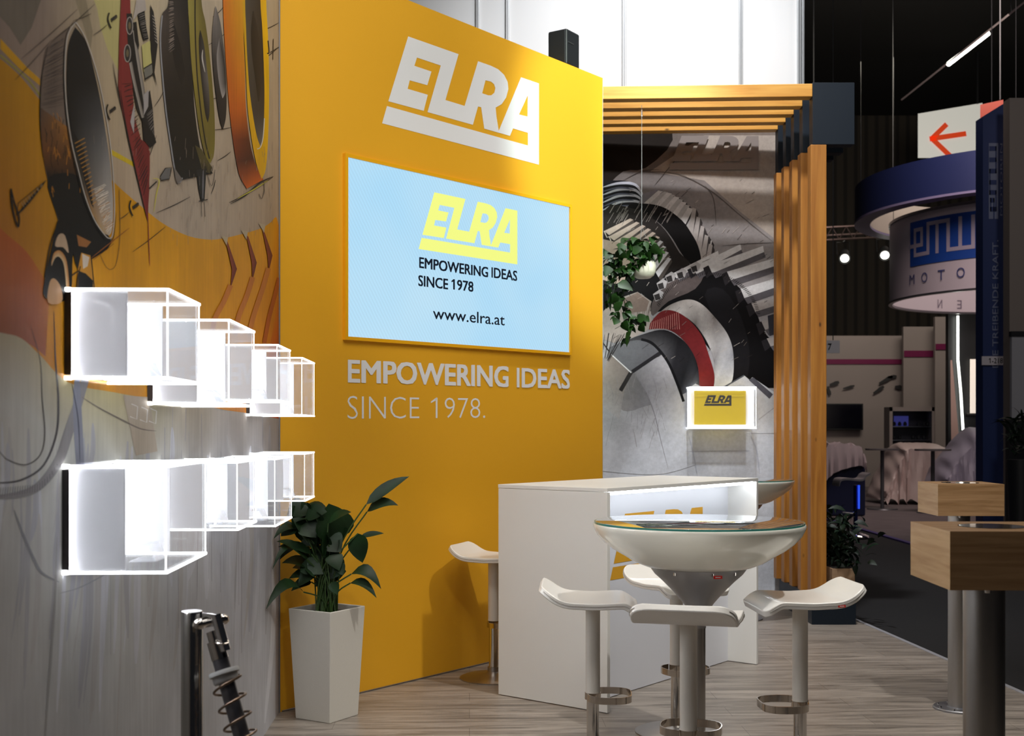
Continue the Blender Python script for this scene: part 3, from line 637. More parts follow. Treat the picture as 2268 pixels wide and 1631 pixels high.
    A.poly([(320, 212), (330, 200), (336, 240), (340, 300), (330, 318), (316, 270)], (44, 42, 44), 0); A.hatch((322, 250), (334, 312), (336, 238), (340, 300), 12, 1.4, (130, 122, 120), 1)
    A.poly([(316, 210), (327, 198), (326, 236), (316, 256)], (172, 166, 166), 0); A.poly([(286, 270), (294, 232), (296, 250), (294, 296)], (176, 168, 166), 0)
    A.poly([(312, 260), (340, 300), (344, 316), (330, 328), (316, 310)], (34, 31, 33), 0)
    A.poly([(352, 392), (364, 374), (376, 372), (372, 396), (356, 400)], (110, 108, 108), 0); A.line([(352, 392), (364, 373), (378, 371), (373, 396), (353, 400)], 2, (34, 30, 30)); A.line([(328, 418), (345, 402)], 4, (50, 46, 46), 1, True)
    # dark wheel
    A.grid([(366, -130), (372, 0), (356, 34), (353, 90), (358, 170), (366, 250), (376, 320), (384, 372), (393, 400)],
           [(417, -130), (416, 0), (415, 34), (418, 90), (424, 170), (430, 250), (440, 320), (452, 360), (470, 384)],
           [(70, 64, 62), (66, 60, 58), (84, 74, 68), (70, 60, 54), (36, 33, 33), (27, 26, 26), (25, 24, 24), (27, 26, 26)], [(40, 39, 40), (36, 35, 36), (40, 38, 38), (44, 42, 42), (34, 33, 33), (27, 26, 26), (24, 23, 24), (30, 27, 28)], 5, 4)
    A.poly([(380, 40), (398, 100), (408, 160), (400, 190), (386, 150), (376, 96)], (30, 29, 30), 0)
    A.line([(357, 34), (353, 90), (358, 170), (366, 250), (376, 320), (385, 376), (394, 404), (402, 394)], 3, (150, 150, 156), 5)
    A.hatch((372, -10), (372, 120), (382, -10), (384, 110), 26, 2, (130, 118, 110), 1)
    A.poly([(383, 370), (402, 398), (392, 408), (386, 396)], (120, 112, 108), 0)
    # khaki ring
    A.grid([(412, -130), (414, 0), (417, 60), (421, 130), (428, 200), (437, 270), (446, 320), (455, 350), (463, 362)],
           [(440, -130), (444, 0), (453, 50), (461, 110), (468, 180), (473, 250), (474, 310), (471, 346), (463, 362)],
           [(150, 138, 62), (156, 146, 70), (150, 138, 62), (146, 130, 56), (130, 116, 48), (120, 106, 44), (128, 114, 40), (140, 128, 50)], [(110, 98, 40), (108, 96, 40), (112, 100, 42), (116, 104, 44), (112, 100, 40), (116, 104, 40), (130, 118, 44), (140, 128, 50)], 5, 3)
    A.line([(430, -20), (430, 60), (434, 160), (442, 240), (452, 310), (462, 352)], 3, (50, 44, 26), 5)
    A.grid([(441, 67), (438, 90), (440, 140), (446, 200), (452, 250), (458, 272)], [(442, 67), (450, 100), (456, 150), (461, 200), (462, 250), (458, 272)], (34, 32, 32), [(40, 38, 38), (80, 76, 74), (110, 104, 102), (74, 70, 68), (36, 34, 34)], 5, 2)
    A.line([(447, 110), (446, 130), (452, 160)], 3, (196, 190, 184), 4, True)
    A.poly([(430, 322), (444, 330), (468, 372), (462, 384), (446, 378)], (92, 82, 44), 0); A.hatch((444, 360), (470, 370), (450, 380), (468, 388), 10, 1.4, (40, 34, 30))
    # tapered pin
    A.poly([(433, 376), (455, 374), (453, 410), (451, 442), (444, 446), (438, 420)], (48, 47, 50), 0); A.line([(448, 378), (447, 440)], 3.5, (110, 108, 116), 2, True)
    for x in (444, 451): A.line([(x, 446), (x+1, 480)], 1.3, (60, 54, 54), 1, True)
    A.line([(438, 446), (458, 442)], 2, (34, 32, 34))
    A.line([(458, 388), (466, 412), (472, 396), (474, 376)], 1, (80, 72, 68), 4)
    # grey disc
    A.grid([(475, 14), (469, 60), (468, 110), (472, 170), (479, 230), (486, 270), (492, 287)], [(476, 14), (486, 50), (493, 100), (498, 160), (500, 220), (498, 262), (492, 287)],
           [(150, 142, 140), (110, 104, 102), (74, 70, 70), (56, 52, 54), (52, 48, 50), (54, 50, 54)], [(100, 96, 94), (104, 100, 98), (84, 80, 80), (62, 58, 58), (56, 52, 54), (56, 52, 56)], 5, 3)
    A.grid([(484, 84), (478, 120), (480, 160), (486, 200), (491, 218)], [(484, 84), (492, 120), (497, 160), (498, 200), (491, 218)], (150, 144, 142), [(44, 40, 42), (36, 34, 36), (60, 56, 56), (200, 192, 190)], 5, 3)
    # orange ring
    A.grid([(492, -130), (492, 0), (495, 80), (500, 160), (506, 240), (514, 310), (522, 360), (530, 392), (545, 418)],
           [(540, -130), (540, 0), (538, 80), (541, 160), (543, 240), (551, 310), (560, 350), (568, 372), (582, 398)],
           [(214, 116, 24), (216, 118, 24), (214, 112, 24), (212, 108, 26), (204, 100, 26), (132, 58, 26), (100, 44, 24), (150, 70, 28), (214, 100, 26)],
           [(232, 172, 30), (232, 172, 30), (230, 160, 28), (224, 140, 28), (206, 104, 28), (100, 46, 26), (84, 38, 24), (150, 70, 28), (214, 100, 26)], 5, 3)
    A.grid([(538, -130), (538, 0), (540, 80), (544, 160), (548, 240), (556, 310), (565, 358), (573, 384), (578, 397)],
           [(588, -130), (588, 0), (592, 80), (594, 160), (594, 240), (592, 310), (589, 356), (585, 382), (578, 397)],
           [(234, 178, 24), (236, 182, 26), (236, 182, 26), (236, 180, 24), (236, 176, 22), (236, 172, 22), (234, 172, 24)], [(246, 190, 20)], 5, 3) if False else None
    A.grid([(536, -130), (536, 0), (539, 80), (543, 160), (547, 240), (556, 310), (565, 358), (573, 384), (578, 397)],
           [(588, -130), (588, 0), (592, 80), (594, 160), (594, 240), (592, 310), (589, 356), (585, 382), (578, 397)],
           [(228, 174, 26), (230, 178, 28), (232, 180, 28), (234, 178, 26), (236, 176, 24), (236, 174, 24)], (240, 184, 22), 5, 3)
    A.grid([(541, -130), (541, 0), (543, 60), (546, 130), (551, 200), (560, 265), (568, 305), (575, 324)], [(574, -130), (575, 0), (579, 60), (582, 130), (584, 200), (583, 265), (580, 305), (575, 324)],
           [(96, 88, 78), (90, 84, 76), (96, 90, 82), (84, 78, 72), (76, 70, 66), (90, 86, 82), (120, 116, 112)], [(66, 56, 46), (70, 58, 46), (64, 54, 46), (60, 52, 46), (78, 70, 62), (110, 104, 98), (130, 124, 120)], 5, 4)
    A.grid([(558, 24), (554, 70), (556, 120), (564, 180), (570, 225)], [(560, 24), (570, 70), (576, 120), (578, 180), (572, 225)], (52, 44, 38), (70, 60, 52), 5, 2)
    A.line([(568, 330), (575, 326), (581, 305), (584, 262)], 2, (232, 224, 208), 4)
    A.line([(592, 90), (594, 116), (590, 118)], 3, (70, 62, 56), 3); A.line([(604, 86), (603, 132)], 1.8, (70, 62, 56), 1, True); A.line([(597, 116), (617, 104)], 1.8, (70, 62, 56))
    A.line([(508, 452), (540, 434), (574, 405), (604, 391)], 3, (50, 44, 44), 5, True); A.line([(524, 440), (560, 420), (592, 400)], 2.4, (196, 186, 60), 4, True)
    A.line([(336, 395), (350, 400), (344, 430), (338, 470)], 2.2, (206, 196, 70), 4, True)
    A.line([(572, 430), (578, 440), (584, 420), (582, 400)], 1.2, (90, 80, 76), 4)
    # red angular waves
    rb = (146, 66, 34); ro = (200, 118, 44)
    for (p, q_) in (([(499, 533), (521, 596), (510, 632)], [(509, 632), (494, 668), (474, 706), (468, 740)]), ([(545, 522), (565, 582), (558, 616)], [(558, 614), (545, 656), (528, 698), (518, 740)]), ([(581, 512), (600, 566), (594, 596)], [(593, 594), (580, 640), (560, 700), (550, 740)])):
        A.grid([(p[0][0]-1, p[0][1]), (p[1][0]-9, p[1][1]), (p[2][0]-1, p[2][1])], [(p[0][0]+3, p[0][1]+2), (p[1][0]+2, p[1][1]), (p[2][0]+1, p[2][1])], rb, (110, 44, 30), 1, 1)
        A.line(q_, 11, ro, 3)
    A.line([(617, 616), (606, 660), (594, 706), (584, 760)], 9, (186, 92, 30), 3)
    for x, y in ((497, 540), (541, 527), (580, 512)): A.poly([(x-9, y-18), (x+6, y-14), (x+3, y+4)], (186, 168, 140), 0)
    for i in range(160):   # pencil grain
        x = random.uniform(200, 610); y = random.uniform(300, 520); A.line([(x, y), (x+random.uniform(-2, 2), y+random.uniform(6, 26))], .7, (150, 134, 122), 1, True) if y < 300+(x-200)*.6 or x > 350 else None
    A.build('mural', M['print'], wall_l, recalc=False)
mural_left()

# ------------------------------------------------------------------ gear mural and white panels on the back wall
def mural_back():
    A = Art(wb, off=.001)
    yTop = 246
    A.grid([(1120, yTop), (1400, yTop), (1560, yTop), (1717, yTop), (1781, yTop)], [(1120, 1345), (1400, 1345), (1560, 1345), (1717, 1345), (1781, 1345)],
           [(92, 80, 72), (100, 88, 80), (120, 106, 96), (128, 114, 104)], [(206, 208, 214), (206, 208, 216), (206, 208, 216), (204, 206, 212)], 3, 8)  # darker top: print tone plus header shade put into the colours
    A.poly([(1300, 246), (1450, 246), (1490, 310), (1430, 372), (1380, 380), (1335, 420), (1300, 420)], (52, 43, 38), 3)  # dark brown below the header, its shade put into the print
    A.poly([(1300, 900), (1480, 900), (1730, 870), (1730, 1345), (1300, 1345)], (204, 207, 214), 0)
    A.poly([(1440, 380), (1560, 400), (1640, 470), (1717, 530), (1781, 560), (1781, 300), (1560, 300)], (172, 160, 150), 0)
    # striped worm shaft upper left
    A.poly([(1300, 410), (1360, 400), (1400, 405), (1424, 430), (1430, 452), (1400, 470), (1350, 500), (1300, 520)], (44, 44, 52), 3)
    for i in range(5): A.line([(1335, 415+i*17), (1372, 406+i*14), (1408, 410+i*12), (1428, 440+i*5)], 6, (190, 192, 204), 5, True)
    for i in range(5): A.line([(1335, 424+i*17), (1372, 416+i*14), (1404, 420+i*12)], 4, (90, 92, 108), 5, True)
    A.poly([(1424, 430), (1452, 420), (1470, 424), (1424, 458), (1404, 470)], (128, 124, 130), 0)
    # upper gear: teeth fan
    n = 15
    for i in range(n):
        t = i/(n-1)
        bx = 1424+(1556-1424)*t**.9; by = 452+(545-452)*t**1.5+ (20*t if t > .6 else 0)
        tx = bx+34-24*t; ty = by-30+ -4*t
        wd = 11
        A.poly([(bx, by), (tx, ty), (tx+wd, ty+3), (bx+wd+2, by+8)], (206-30*(i % 2), 202-30*(i % 2), 200-30*(i % 2)), 0)
        A.poly([(bx+wd+2, by+8), (tx+wd, ty+3), (tx+wd+5, ty+12), (bx+wd+4, by+24)], (66, 60, 62), 0)
    for i in range(7):
        x = 1530+i*9; y = 460+i*20
        A.poly([(x-8, y+58), (x+4, y), (x+12, y+3), (x+4, y+66)], (176, 168, 164), 0); A.poly([(x+4, y+66), (x+12, y+3), (x+17, y+14), (x+10, y+70)], (76, 70, 70), 0)
    A.poly([(1400, 452), (1440, 452), (1475, 462), (1510, 488), (1530, 515), (1546, 545), (1552, 580), (1530, 586), (1508, 560), (1490, 530), (1466, 500), (1440, 482), (1404, 470), (1390, 460)], (30, 27, 28), 3)
    A.poly([(1335, 470), (1400, 462), (1440, 480), (1475, 512), (1505, 560), (1528, 590), (1460, 620), (1400, 650), (1335, 660)], (58, 52, 50), 3)
    for i in range(10):     # second row of teeth, pale bars rising to the right
        t = i/9; x0_ = 1338+t*98; y0_ = 512+t*110; L_ = 62+16*math.sin(t*3)
        dx, dy = L_*(.93-.25*t), -L_*(.45+.35*t)
        A.poly([(x0_, y0_), (x0_+dx, y0_+dy), (x0_+dx+7, y0_+dy+3), (x0_+11, y0_+9)], (186, 170, 158) if i < 6 else (200, 198, 202), 0)
        A.poly([(x0_+11, y0_+9), (x0_+dx+7, y0_+dy+3), (x0_+dx+9, y0_+dy+10), (x0_+16, y0_+20)], (88, 80, 76), 0)
        A.line([(x0_, y0_), (x0_+6, y0_+14), (x0_+14, y0_+12)], 1.6, (220, 210, 200))
    A.poly([(1335, 530), (1380, 540), (1420, 600), (1440, 650), (1400, 640), (1335, 620)], (168, 150, 138), 0)
    A.poly([(1335, 640), (1400, 615), (1450, 600), (1466, 628), (1452, 680), (1420, 650), (1380, 700), (1335, 720)], (30, 28, 32), 0)
    A.poly([(1360, 665), (1412, 647), (1446, 670), (1440, 700), (1452, 720), (1410, 745), (1360, 760), (1336, 752), (1336, 690)], (170, 158, 152), 0)
    A.hatch((1362, 668), (1446, 672), (1372, 700), (1440, 704), 24, 1.2, (110, 98, 92))
    A.poly([(1378, 664), (1412, 648), (1438, 668), (1430, 690), (1390, 694)], (132, 114, 106), 0)
    # big gear: dark disc
    A.poly([(1464, 628), (1500, 598), (1560, 590), (1600, 606), (1640, 640), (1670, 680), (1690, 730), (1719, 760), (1781, 770), (1781, 850), (1719, 860), (1640, 846), (1560, 760), (1500, 690), (1440, 690)], (26, 24, 27), 3)
    A.poly([(1470, 632), (1520, 606), (1560, 600), (1540, 640), (1480, 668), (1446, 700), (1444, 672)], (96, 86, 84), 3)
    A.poly([(1560, 655), (1600, 640), (1640, 700), (1660, 780), (1650, 850), (1620, 850), (1610, 760)], (44, 42, 46), 3)
    # its teeth: long faces running up to the right
    T = [((1490, 606), (1590, 556), 14), ((1534, 592), (1640, 541), 20), ((1569, 588), (1690, 545), 22), ((1610, 602), (1760, 560), 24), ((1640, 640), (1781, 598), 26), ((1664, 672), (1781, 642), 24), ((1686, 712), (1781, 690), 24), ((1698, 750), (1781, 735), 22)]
    for i, ((xa, ya), (xb, yb_), h) in enumerate(T):
        A.poly([(xa, ya), (xb, yb_), (xb+2, yb_+h*.62), (xa+8, ya+h*.8)], (212, 210, 210) if i < 5 else (176, 168, 164), 0)
        A.poly([(xa+8, ya+h*.8), (xb+2, yb_+h*.62), (xb+6, yb_+h*1.15), (xa+16, ya+h*1.3)], (96, 92, 96), 0)
        A.poly([(xa-12, ya+6), (xa, ya), (xa+9, ya+h*.85), (xa-4, ya+h*1.3)], (58, 54, 58), 0)
    A.poly([(1719, 560), (1781, 560), (1781, 860), (1719, 860)], (120, 116, 118), 0)
    for (x, y) in ((1446, 652), (1454, 628), (1473, 612), (1497, 604), (1528, 590)):
        A.poly([(x, y), (x+14, y-10), (x+24, y-4), (x+20, y+10), (x+6, y+16)], (176, 172, 172), 0); A.poly([(x+2, y+2), (x+14, y-2), (x+17, y+11), (x+6, y+14)], (66, 62, 62), 0)
    A.poly([(1700, 700), (1719, 694), (1719, 740), (1704, 745)], (70, 70, 78), 0)
    # steel bearing race
    A.grid([(1446, 706), (1480, 678), (1520, 664), (1551, 672), (1583, 703), (1612, 742), (1624, 784), (1622, 842), (1603, 858)],
           [(1454, 714), (1482, 692), (1505, 695), (1540, 720), (1568, 762), (1581, 802), (1583, 841), (1580, 860), (1578, 866)],
           [(120, 112, 108), (150, 142, 136), (190, 182, 176), (214, 208, 204), (120, 112, 108), (196, 194, 194), (150, 150, 156), (226, 228, 232), (216, 218, 224)],
           [(190, 184, 180), (196, 190, 186), (216, 212, 208), (110, 104, 100), (200, 196, 194), (130, 128, 130), (216, 218, 222), (200, 204, 210), (214, 216, 222)], 6, 3)
    # red seal ring
    A.grid([(1440, 716), (1462, 692), (1488, 688), (1520, 704), (1553, 742), (1571, 790), (1582, 830), (1580, 862)],
           [(1437, 730), (1462, 728), (1484, 732), (1508, 748), (1530, 775), (1545, 810), (1548, 840), (1549, 858)],
           (116, 36, 38), [(110, 50, 50), (116, 40, 42), (96, 32, 34), (106, 32, 34), (100, 32, 34), (136, 46, 42), (130, 66, 66)], 6, 2)
    for i in range(14): A.line([(1444+i*4.5, 714-i*1.8), (1440+i*5, 730)], 1.3, (214, 150, 140), 1, True)
    A.grid([(1300, 790), (1400, 800), (1470, 830), (1540, 850)], [(1300, 1040), (1400, 1050), (1470, 1050), (1540, 1030)], [(150, 144, 142), (150, 146, 146), (160, 158, 160), (196, 198, 204)], (204, 207, 214), 3, 5)
    # shaft
    A.grid([(1350, 770), (1420, 742), (1470, 731), (1508, 750), (1532, 778), (1546, 815), (1549, 862)], [(1336, 860), (1380, 910), (1430, 900), (1470, 890), (1500, 880), (1520, 870), (1530, 868)],
           [(90, 88, 90), (70, 68, 72), (48, 46, 50), (40, 38, 42), (48, 48, 52), (44, 44, 48), (90, 92, 98)], [(150, 146, 146), (152, 148, 148), (150, 150, 154), (70, 70, 76), (56, 56, 62), (96, 98, 106), (176, 180, 190)], 5, 4)
    A.poly([(1354, 768), (1386, 758), (1420, 754), (1448, 768), (1460, 780), (1400, 822), (1372, 806), (1352, 782)], (104, 104, 108), 3)
    A.grid([(1402, 822), (1424, 856), (1442, 900), (1456, 960), (1470, 1030)], [(1466, 786), (1490, 820), (1506, 862), (1516, 920), (1524, 1020)], [(120, 118, 120), (150, 148, 152), (176, 176, 182), (196, 198, 204), (204, 207, 214)], [(170, 168, 172), (196, 194, 198), (180, 180, 186), (196, 198, 204), (204, 207, 214)], 4, 4)
    A.grid([(1352, 784), (1336, 830), (1336, 900)], [(1398, 826), (1382, 870), (1372, 930)], [(140, 128, 120), (170, 158, 150), (180, 176, 176)], [(120, 112, 108), (150, 142, 138), (186, 184, 186)], 4, 3)
    A.line([(1400, 824), (1462, 782)], 8, (58, 56, 60)); A.line([(1398, 824), (1374, 866)], 9, (66, 62, 62), 1)
    A.line([(1420, 752), (1446, 762), (1478, 800), (1500, 850), (1514, 890)], 6, (40, 40, 44), 5)
    A.line([(1408, 832), (1432, 872), (1450, 920), (1462, 970), (1480, 1040)], 2, (140, 138, 142), 5, True)
    A.line([(1352, 784), (1398, 826)], 2.4, (214, 212, 212)); A.line([(1350, 780), (1336, 760)], 2, (60, 56, 56))
    A.hatch((1336, 740), (1390, 740), (1336, 790), (1350, 800), 14, 1.5, (60, 54, 54))
    for i in range(40):
        x = random.uniform(1340, 1470); y = random.uniform(830, 960); A.line([(x, y), (x+random.uniform(-14, 14), y+random.uniform(14, 40))], 1, (150, 146, 148), 1, True)
    # pale gear tips lower right
    A.poly([(1600, 858), (1648, 832), (1660, 842), (1666, 836), (1719, 872), (1719, 960), (1600, 960)], (208, 210, 216), 0)
    A.poly([(1658, 842), (1668, 836), (1712, 874), (1704, 884)], (92, 92, 102), 0); A.line([(1600, 860), (1648, 832)], 3, (90, 94, 104)); A.line([(1680, 930), (1719, 900)], 2, (178, 178, 186), 1)
    A.poly([(1520, 860), (1540, 850), (1560, 860), (1560, 880), (1520, 880)], (206, 210, 218), 0)
    A.line([(1520, 862), (1544, 846)], 2.4, (110, 114, 124))
    for i in range(120):   # charcoal grain over the drawn gears
        x = random.uniform(1336, 1717); y = random.uniform(400, 820); a_ = random.uniform(-1.0, -.4); l_ = random.uniform(6, 20)
        A.line([(x, y), (x+l_*math.cos(a_), y+l_*math.sin(a_))], random.uniform(.6, 1.4), random.choice([(120, 110, 104), (60, 54, 52), (190, 180, 172), (40, 37, 38)]), 1, True)
    for i in range(70):
        t_ = i/70; ang_ = R(200+150*t_); x = 1566+112*math.cos(ang_); y = 716+112*math.sin(ang_)*.95
        A.line([(x, y), (x+8*math.cos(ang_+.4), y+8*math.sin(ang_+.4))], 1.6, random.choice([(70, 64, 64), (20, 19, 20), (50, 46, 48)]), 1, True)
    for i in range(30):
        x = random.uniform(1345, 1480); y = random.uniform(440, 470); A.line([(x, y+30), (x+14, y+6)], 1.2, (150, 142, 138), 1, True)
    # sketch lines
    for pts in ([(1420, 380), (1500, 386), (1570, 420), (1640, 478), (1717, 540)], [(1560, 410), (1580, 440), (1586, 500)], [(1450, 410), (1500, 350)], [(1380, 400), (1420, 380), (1460, 376)], [(1600, 545), (1660, 540), (1717, 538)],
                ):
        A.line(pts, 1.6, (92, 84, 80), 4, True)
    for p_ in ([(1524, 962), (1534, 1000), (1544, 1050)], [(1662, 965), (1676, 1000), (1682, 1050)]): A.line(p_, 3, (182, 185, 196), 4, True)
    A.line([(1518, 1000), (1660, 998), (1660, 960)], 1.2, (190, 194, 202)); A.line([(1516, 965), (1518, 1000)], 1.2, (190, 194, 202))
    A.build('mural', M['print_g'], wall_b, recalc=False)
    # faint logo print
    s0, zt = wb.hit(1480, 303); s1, zb = wb.hit(1679, 379)
    logo_on(MB(), lambda a, b: wb.at(s0+(s1-s0)*a, zb+(zt-zb)*b, .02)).build('logo', mat('faint_foil_print', (.24, .205, .19), .35), wall_b, recalc=False)
    for i, (x, wpx) in enumerate(((1058, 8), (1124, 8), (1382, 9), (1640, 9), (1769, 9), (1778, 5))):
        s_, _ = wb.hit(x, 100); hw_ = wpx/F*9.97/2
        o = MB().box(wb.at(s_, 5.14, .012), (hw_*2, .03, 2.5)).build('profile', 'alu', wall_b, bevel=.004)
        MB().box(wb.at(s_, 5.14, .028), (hw_*.5, .004, 2.5)).build('groove', mat('profile_groove', (.25, .26, .28), .4, .8), o)
mural_back()

# ------------------------------------------------------------------ illuminated acrylic display boxes on the mural wall
def display_box(label, pl, s0, ztop, L_, H_, O_=.233, frost=.57, group=None, name='display_box', led='led_strip'):
    """s0: near edge along the wall; L_ along wall, H_ height, O_ out"""
    t = thing(name, label, 'display case', pl.at(s0+L_/2, ztop-H_, 0), 0, group)
    z1 = ztop; z0 = ztop-H_; at = pl.at; e = .006
    def bx(sa, sb, oa, ob, za, zb):
        return [at(sa, za, ob), at(sb, za, ob), at(sb, za, oa), at(sa, za, oa), at(sa, zb, ob), at(sb, zb, ob), at(sb, zb, oa), at(sa, zb, oa)]
    MB().hexa(bx(s0, s0+L_, .0, .013, z0+.01, z1-.01)).hexa(bx(s0+.002, s0+L_-.002, .012, .024, z0+.0065, z0+.0085)).hexa(bx(s0+.002, s0+L_-.002, .012, .024, z1-.0085, z1-.0065)).hexa(bx(s0-.0015, s0-.0003, .0, .017, z0+.01, z1-.01)).hexa(bx(s0+L_+.0003, s0+L_+.0015, .0, .017, z0+.01, z1-.01)).build('mounting_plate', 'backplate', t)  # top and bottom lips added to keep LED light off the wall
    MB().hexa(bx(s0+.012, s0+L_-.012, .0132, .016, z0+.012, z1-.012)).build('reflector', 'plate_white', t)
    b = MB()
    b.hexa(bx(s0+.004, s0+L_-.004, .0162, .021, z1-.016, z1-.009)); b.hexa(bx(s0+.004, s0+L_-.004, .0162, .021, z0+.009, z0+.016))
    for sa in (s0+.009, s0+L_-.015): b.hexa(bx(sa, sa+.006, .0162, .021, z0+.02, z1-.02))
    b.build('light_strip', led, t)
    for z_ in (z0, z1-e): MB().hexa(bx(s0, s0+L_, .001, O_, z_, z_+e*.98)).build('top_panel' if z_ > z0 else 'bottom_panel', 'clear', t)
    for nm, sa in (('side_panel', s0+.001), ('side_panel', s0+L_-.005)):
        o = MB().hexa(bx(sa, sa+.004, .018, O_-.006, z0+e, z1-e)).build(nm, 'clear', t)
        MB().hexa(bx(sa-.0006, sa+.0046, .0185, .018+(O_-.018)*frost, z0+e+.001, z1-e-.001)).build('frosted_film', 'frosted', o)
    MB().hexa(bx(s0+.005, s0+L_-.005, O_-.005, O_-.001, z0+e, z1-e)).build('front_panel', 'clear', t)
    r = .0022; g = MB()
    for z_ in (z0+e/2, z1-e/2):
        g.hexa(bx(s0, s0+L_, O_-.001, O_+.002, z_-e/2, z_+e/2))                        # outer long edges
        for sa in (s0-.002, s0+L_-.001): g.hexa(bx(sa, sa+.003, 0, O_, z_-e/2, z_+e/2))
        g.hexa(bx(s0, s0+.012, 0, .014, z_-e*.7, z_+e*.7))
    for sa in (s0-.001, s0+L_-.004): g.hexa(bx(sa+.001, sa+.003, O_-.003, O_-.0005, z0, z1))
    g.build('lit_edges', 'led_edge', t)
    return t
def s_of(px): return wl.hit(px, 900)[0]
SM, LG_ = (.335, .207), (.43, .246)
rows = [('upper', [(142, 1.719, SM), (326, 1.715, LG_), (471, 1.707, SM), (545, 1.700, LG_)]),
        ('lower', [(137, 1.318, LG_), (351, 1.303, SM), (464, 1.294, LG_), (553, 1.296, SM)])]
ordn = {'upper': ['small glowing clear box, first and nearest of the upper row on the mural', 'long glowing clear box, second of the upper row, overlapped by the nearest upper box',
                  'small glowing clear box, third of the upper row on the mural', 'long glowing clear box, last of the upper row, ending over the yellow wall'],
        'lower': ['long glowing clear box, first and nearest of the lower row on the mural', 'small glowing clear box, second of the lower row on the mural',
                  'long glowing clear box, third of the lower row, in front of the plant leaves', 'small glowing clear box, last of the lower row, above the potted plant']}
stl = {'upper': ['clear bent stand inside the nearest upper box', 'clear bent stand inside the second box of the upper row', 'clear bent stand inside the third box of the upper row', 'clear bent stand inside the last box of the upper row'],
       'lower': ['clear round-cornered stand inside the nearest lower box', 'clear bent stand inside the second box of the lower row', 'clear bent stand inside the third box of the lower row', 'clear bent stand inside the last box of the lower row']}
for rn, bs in rows:
    for i, (px, zt, (l_, h_)) in enumerate(bs):
        s0 = s_of(px); display_box(ordn[rn][i], wl, s0, zt, l_, h_, group='lit display boxes on the mural wall')
        c = wl.at(s0+l_*.55, 0, .135); zb = zt-h_+.0062
        mb = MB(); w_ = .05; sd = wl.s; nn = wl.n
        def q3(o_, z_, s_): return V((c.x+nn.x*o_+sd.x*s_, c.y+nn.y*o_+sd.y*s_, zb+z_))
        prof = [(-.035, 0), (.03, .001), (.012, .042), (-.02, .043), (-.02, .04), (.0095, .039), (.026, .004), (-.035, .003)]
        n_ = len(prof)
        mb.add([q3(o_, z_, -w_) for o_, z_ in prof]+[q3(o_, z_, w_) for o_, z_ in prof], [tuple(range(n_)), tuple(reversed(range(n_, 2*n_)))]+[(k, n_+k, n_+(k+1) % n_, (k+1) % n_) for k in range(n_)])
        tag(mb.build('acrylic_stand', 'stand_acrylic'), stl[rn][i], 'display stand', 'acrylic stands in the lit boxes')
# logo box on the gear wall
wb3 = Plane((wb.p+wb.n*.2), wb.s, wb.n); sA, zA = wb3.hit(1528, 857); sB, zB = wb3.hit(1675, 950)
o = 0.21; k_ = (9.97-o)/9.97
tb = display_box('glowing wall box with a yellow front panel and black logo on the gear mural', wb, sA, zA, sB-sA, zA-zB, .2, .06, name='logo_light_box', led='led_strip_l')
wbo = lambda o_: Plane((wb.p+wb.n*o_), wb.s, wb.n)
wb2 = wbo(.16); sa, za = wb2.hit(1537, 866); sb, zb_ = wb2.hit(1652, 941)
pm = MB().hexa([wb.at(u, z, f) for z in (zb_, za) for (u, f) in ((sa, .16), (sb, .16), (sb, .154), (sa, .154))]).build('yellow_panel', 'yellow_acrylic', tb)
ls, lt = wb2.hit(1559, 876); lr, lb = wb2.hit(1620, 900)
logo_on(MB(), lambda a, b: wb.at(ls+(lr-ls)*a, lb+(lt-lb)*b, .1605)).build('logo', 'black_print', pm, recalc=False)

# ------------------------------------------------------------------ pergola portal of orange timber
pg = thing('timber_portal', 'orange timber slatted portal with navy steel corner blocks and foot, beside the gear mural', 'pergola', (2.25, 9.2, 0))
d1 = 8.73
for i, k in enumerate((1, 1.0300, 1.0570, 1.0835, 1.1100)):
    d = d1*k; dx = (i*.24)*-.04
    xr = 2.140+dx*1.0; pz = 3.437
    # post
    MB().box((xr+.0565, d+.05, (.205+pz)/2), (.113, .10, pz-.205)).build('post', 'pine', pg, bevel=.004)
    MB().box((xr+.163, d+.05, 3.437+.2215), (.300, .102, .443)).build('corner_block', 'navy', pg, bevel=.002)
    # header beam, slightly skewed to follow the photographed portal
    xe = xr+.012; x0_ = .45
    h0, h1 = 3.780, 3.873
    sk_ = .047
    y0 = d+(xe-x0_)*sk_
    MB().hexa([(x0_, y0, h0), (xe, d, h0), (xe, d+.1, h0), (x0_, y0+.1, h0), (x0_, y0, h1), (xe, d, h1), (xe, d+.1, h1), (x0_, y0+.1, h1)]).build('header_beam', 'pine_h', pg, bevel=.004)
MB().box((2.140+.157, d1+.5, .1025), (.315, 1.06, .205)).build('base', 'navy', pg, bevel=.002)

# ------------------------------------------------------------------ plants
def leaf(mb, base, tip, w, sag=.1, fold=.25, roll=0, n=6, shape=.6):
    base = V(base); tip = V(tip); ax = tip-base; L_ = ax.length
    side = ax.cross(V((0, 0, 1)))
    if side.length < 1e-4: side = V((1, 0, 0))
    side.normalize(); side = M4.Rotation(roll, 3, ax.normalized())@side
    up = side.cross(ax).normalized(); vs = []; fs = []
    for i in range(n+1):
        t = i/n; c = base+ax*t+V((0, 0, 1))*(sag*L_*4*t*(1-t))
        ww = w/2*(math.sin(math.pi*t**shape)**.85 if 0 < t < 1 else .0)+.0006
        vs += [c-side*ww+up*ww*fold, c, c+side*ww+up*ww*fold]
    for i in range(n): a = i*3; fs += [(a, a+1, a+4, a+3), (a+1, a+2, a+5, a+4)]
    return mb.add(vs, fs)
pc = V((-.899, 5.925)); ang = R(-31.5)
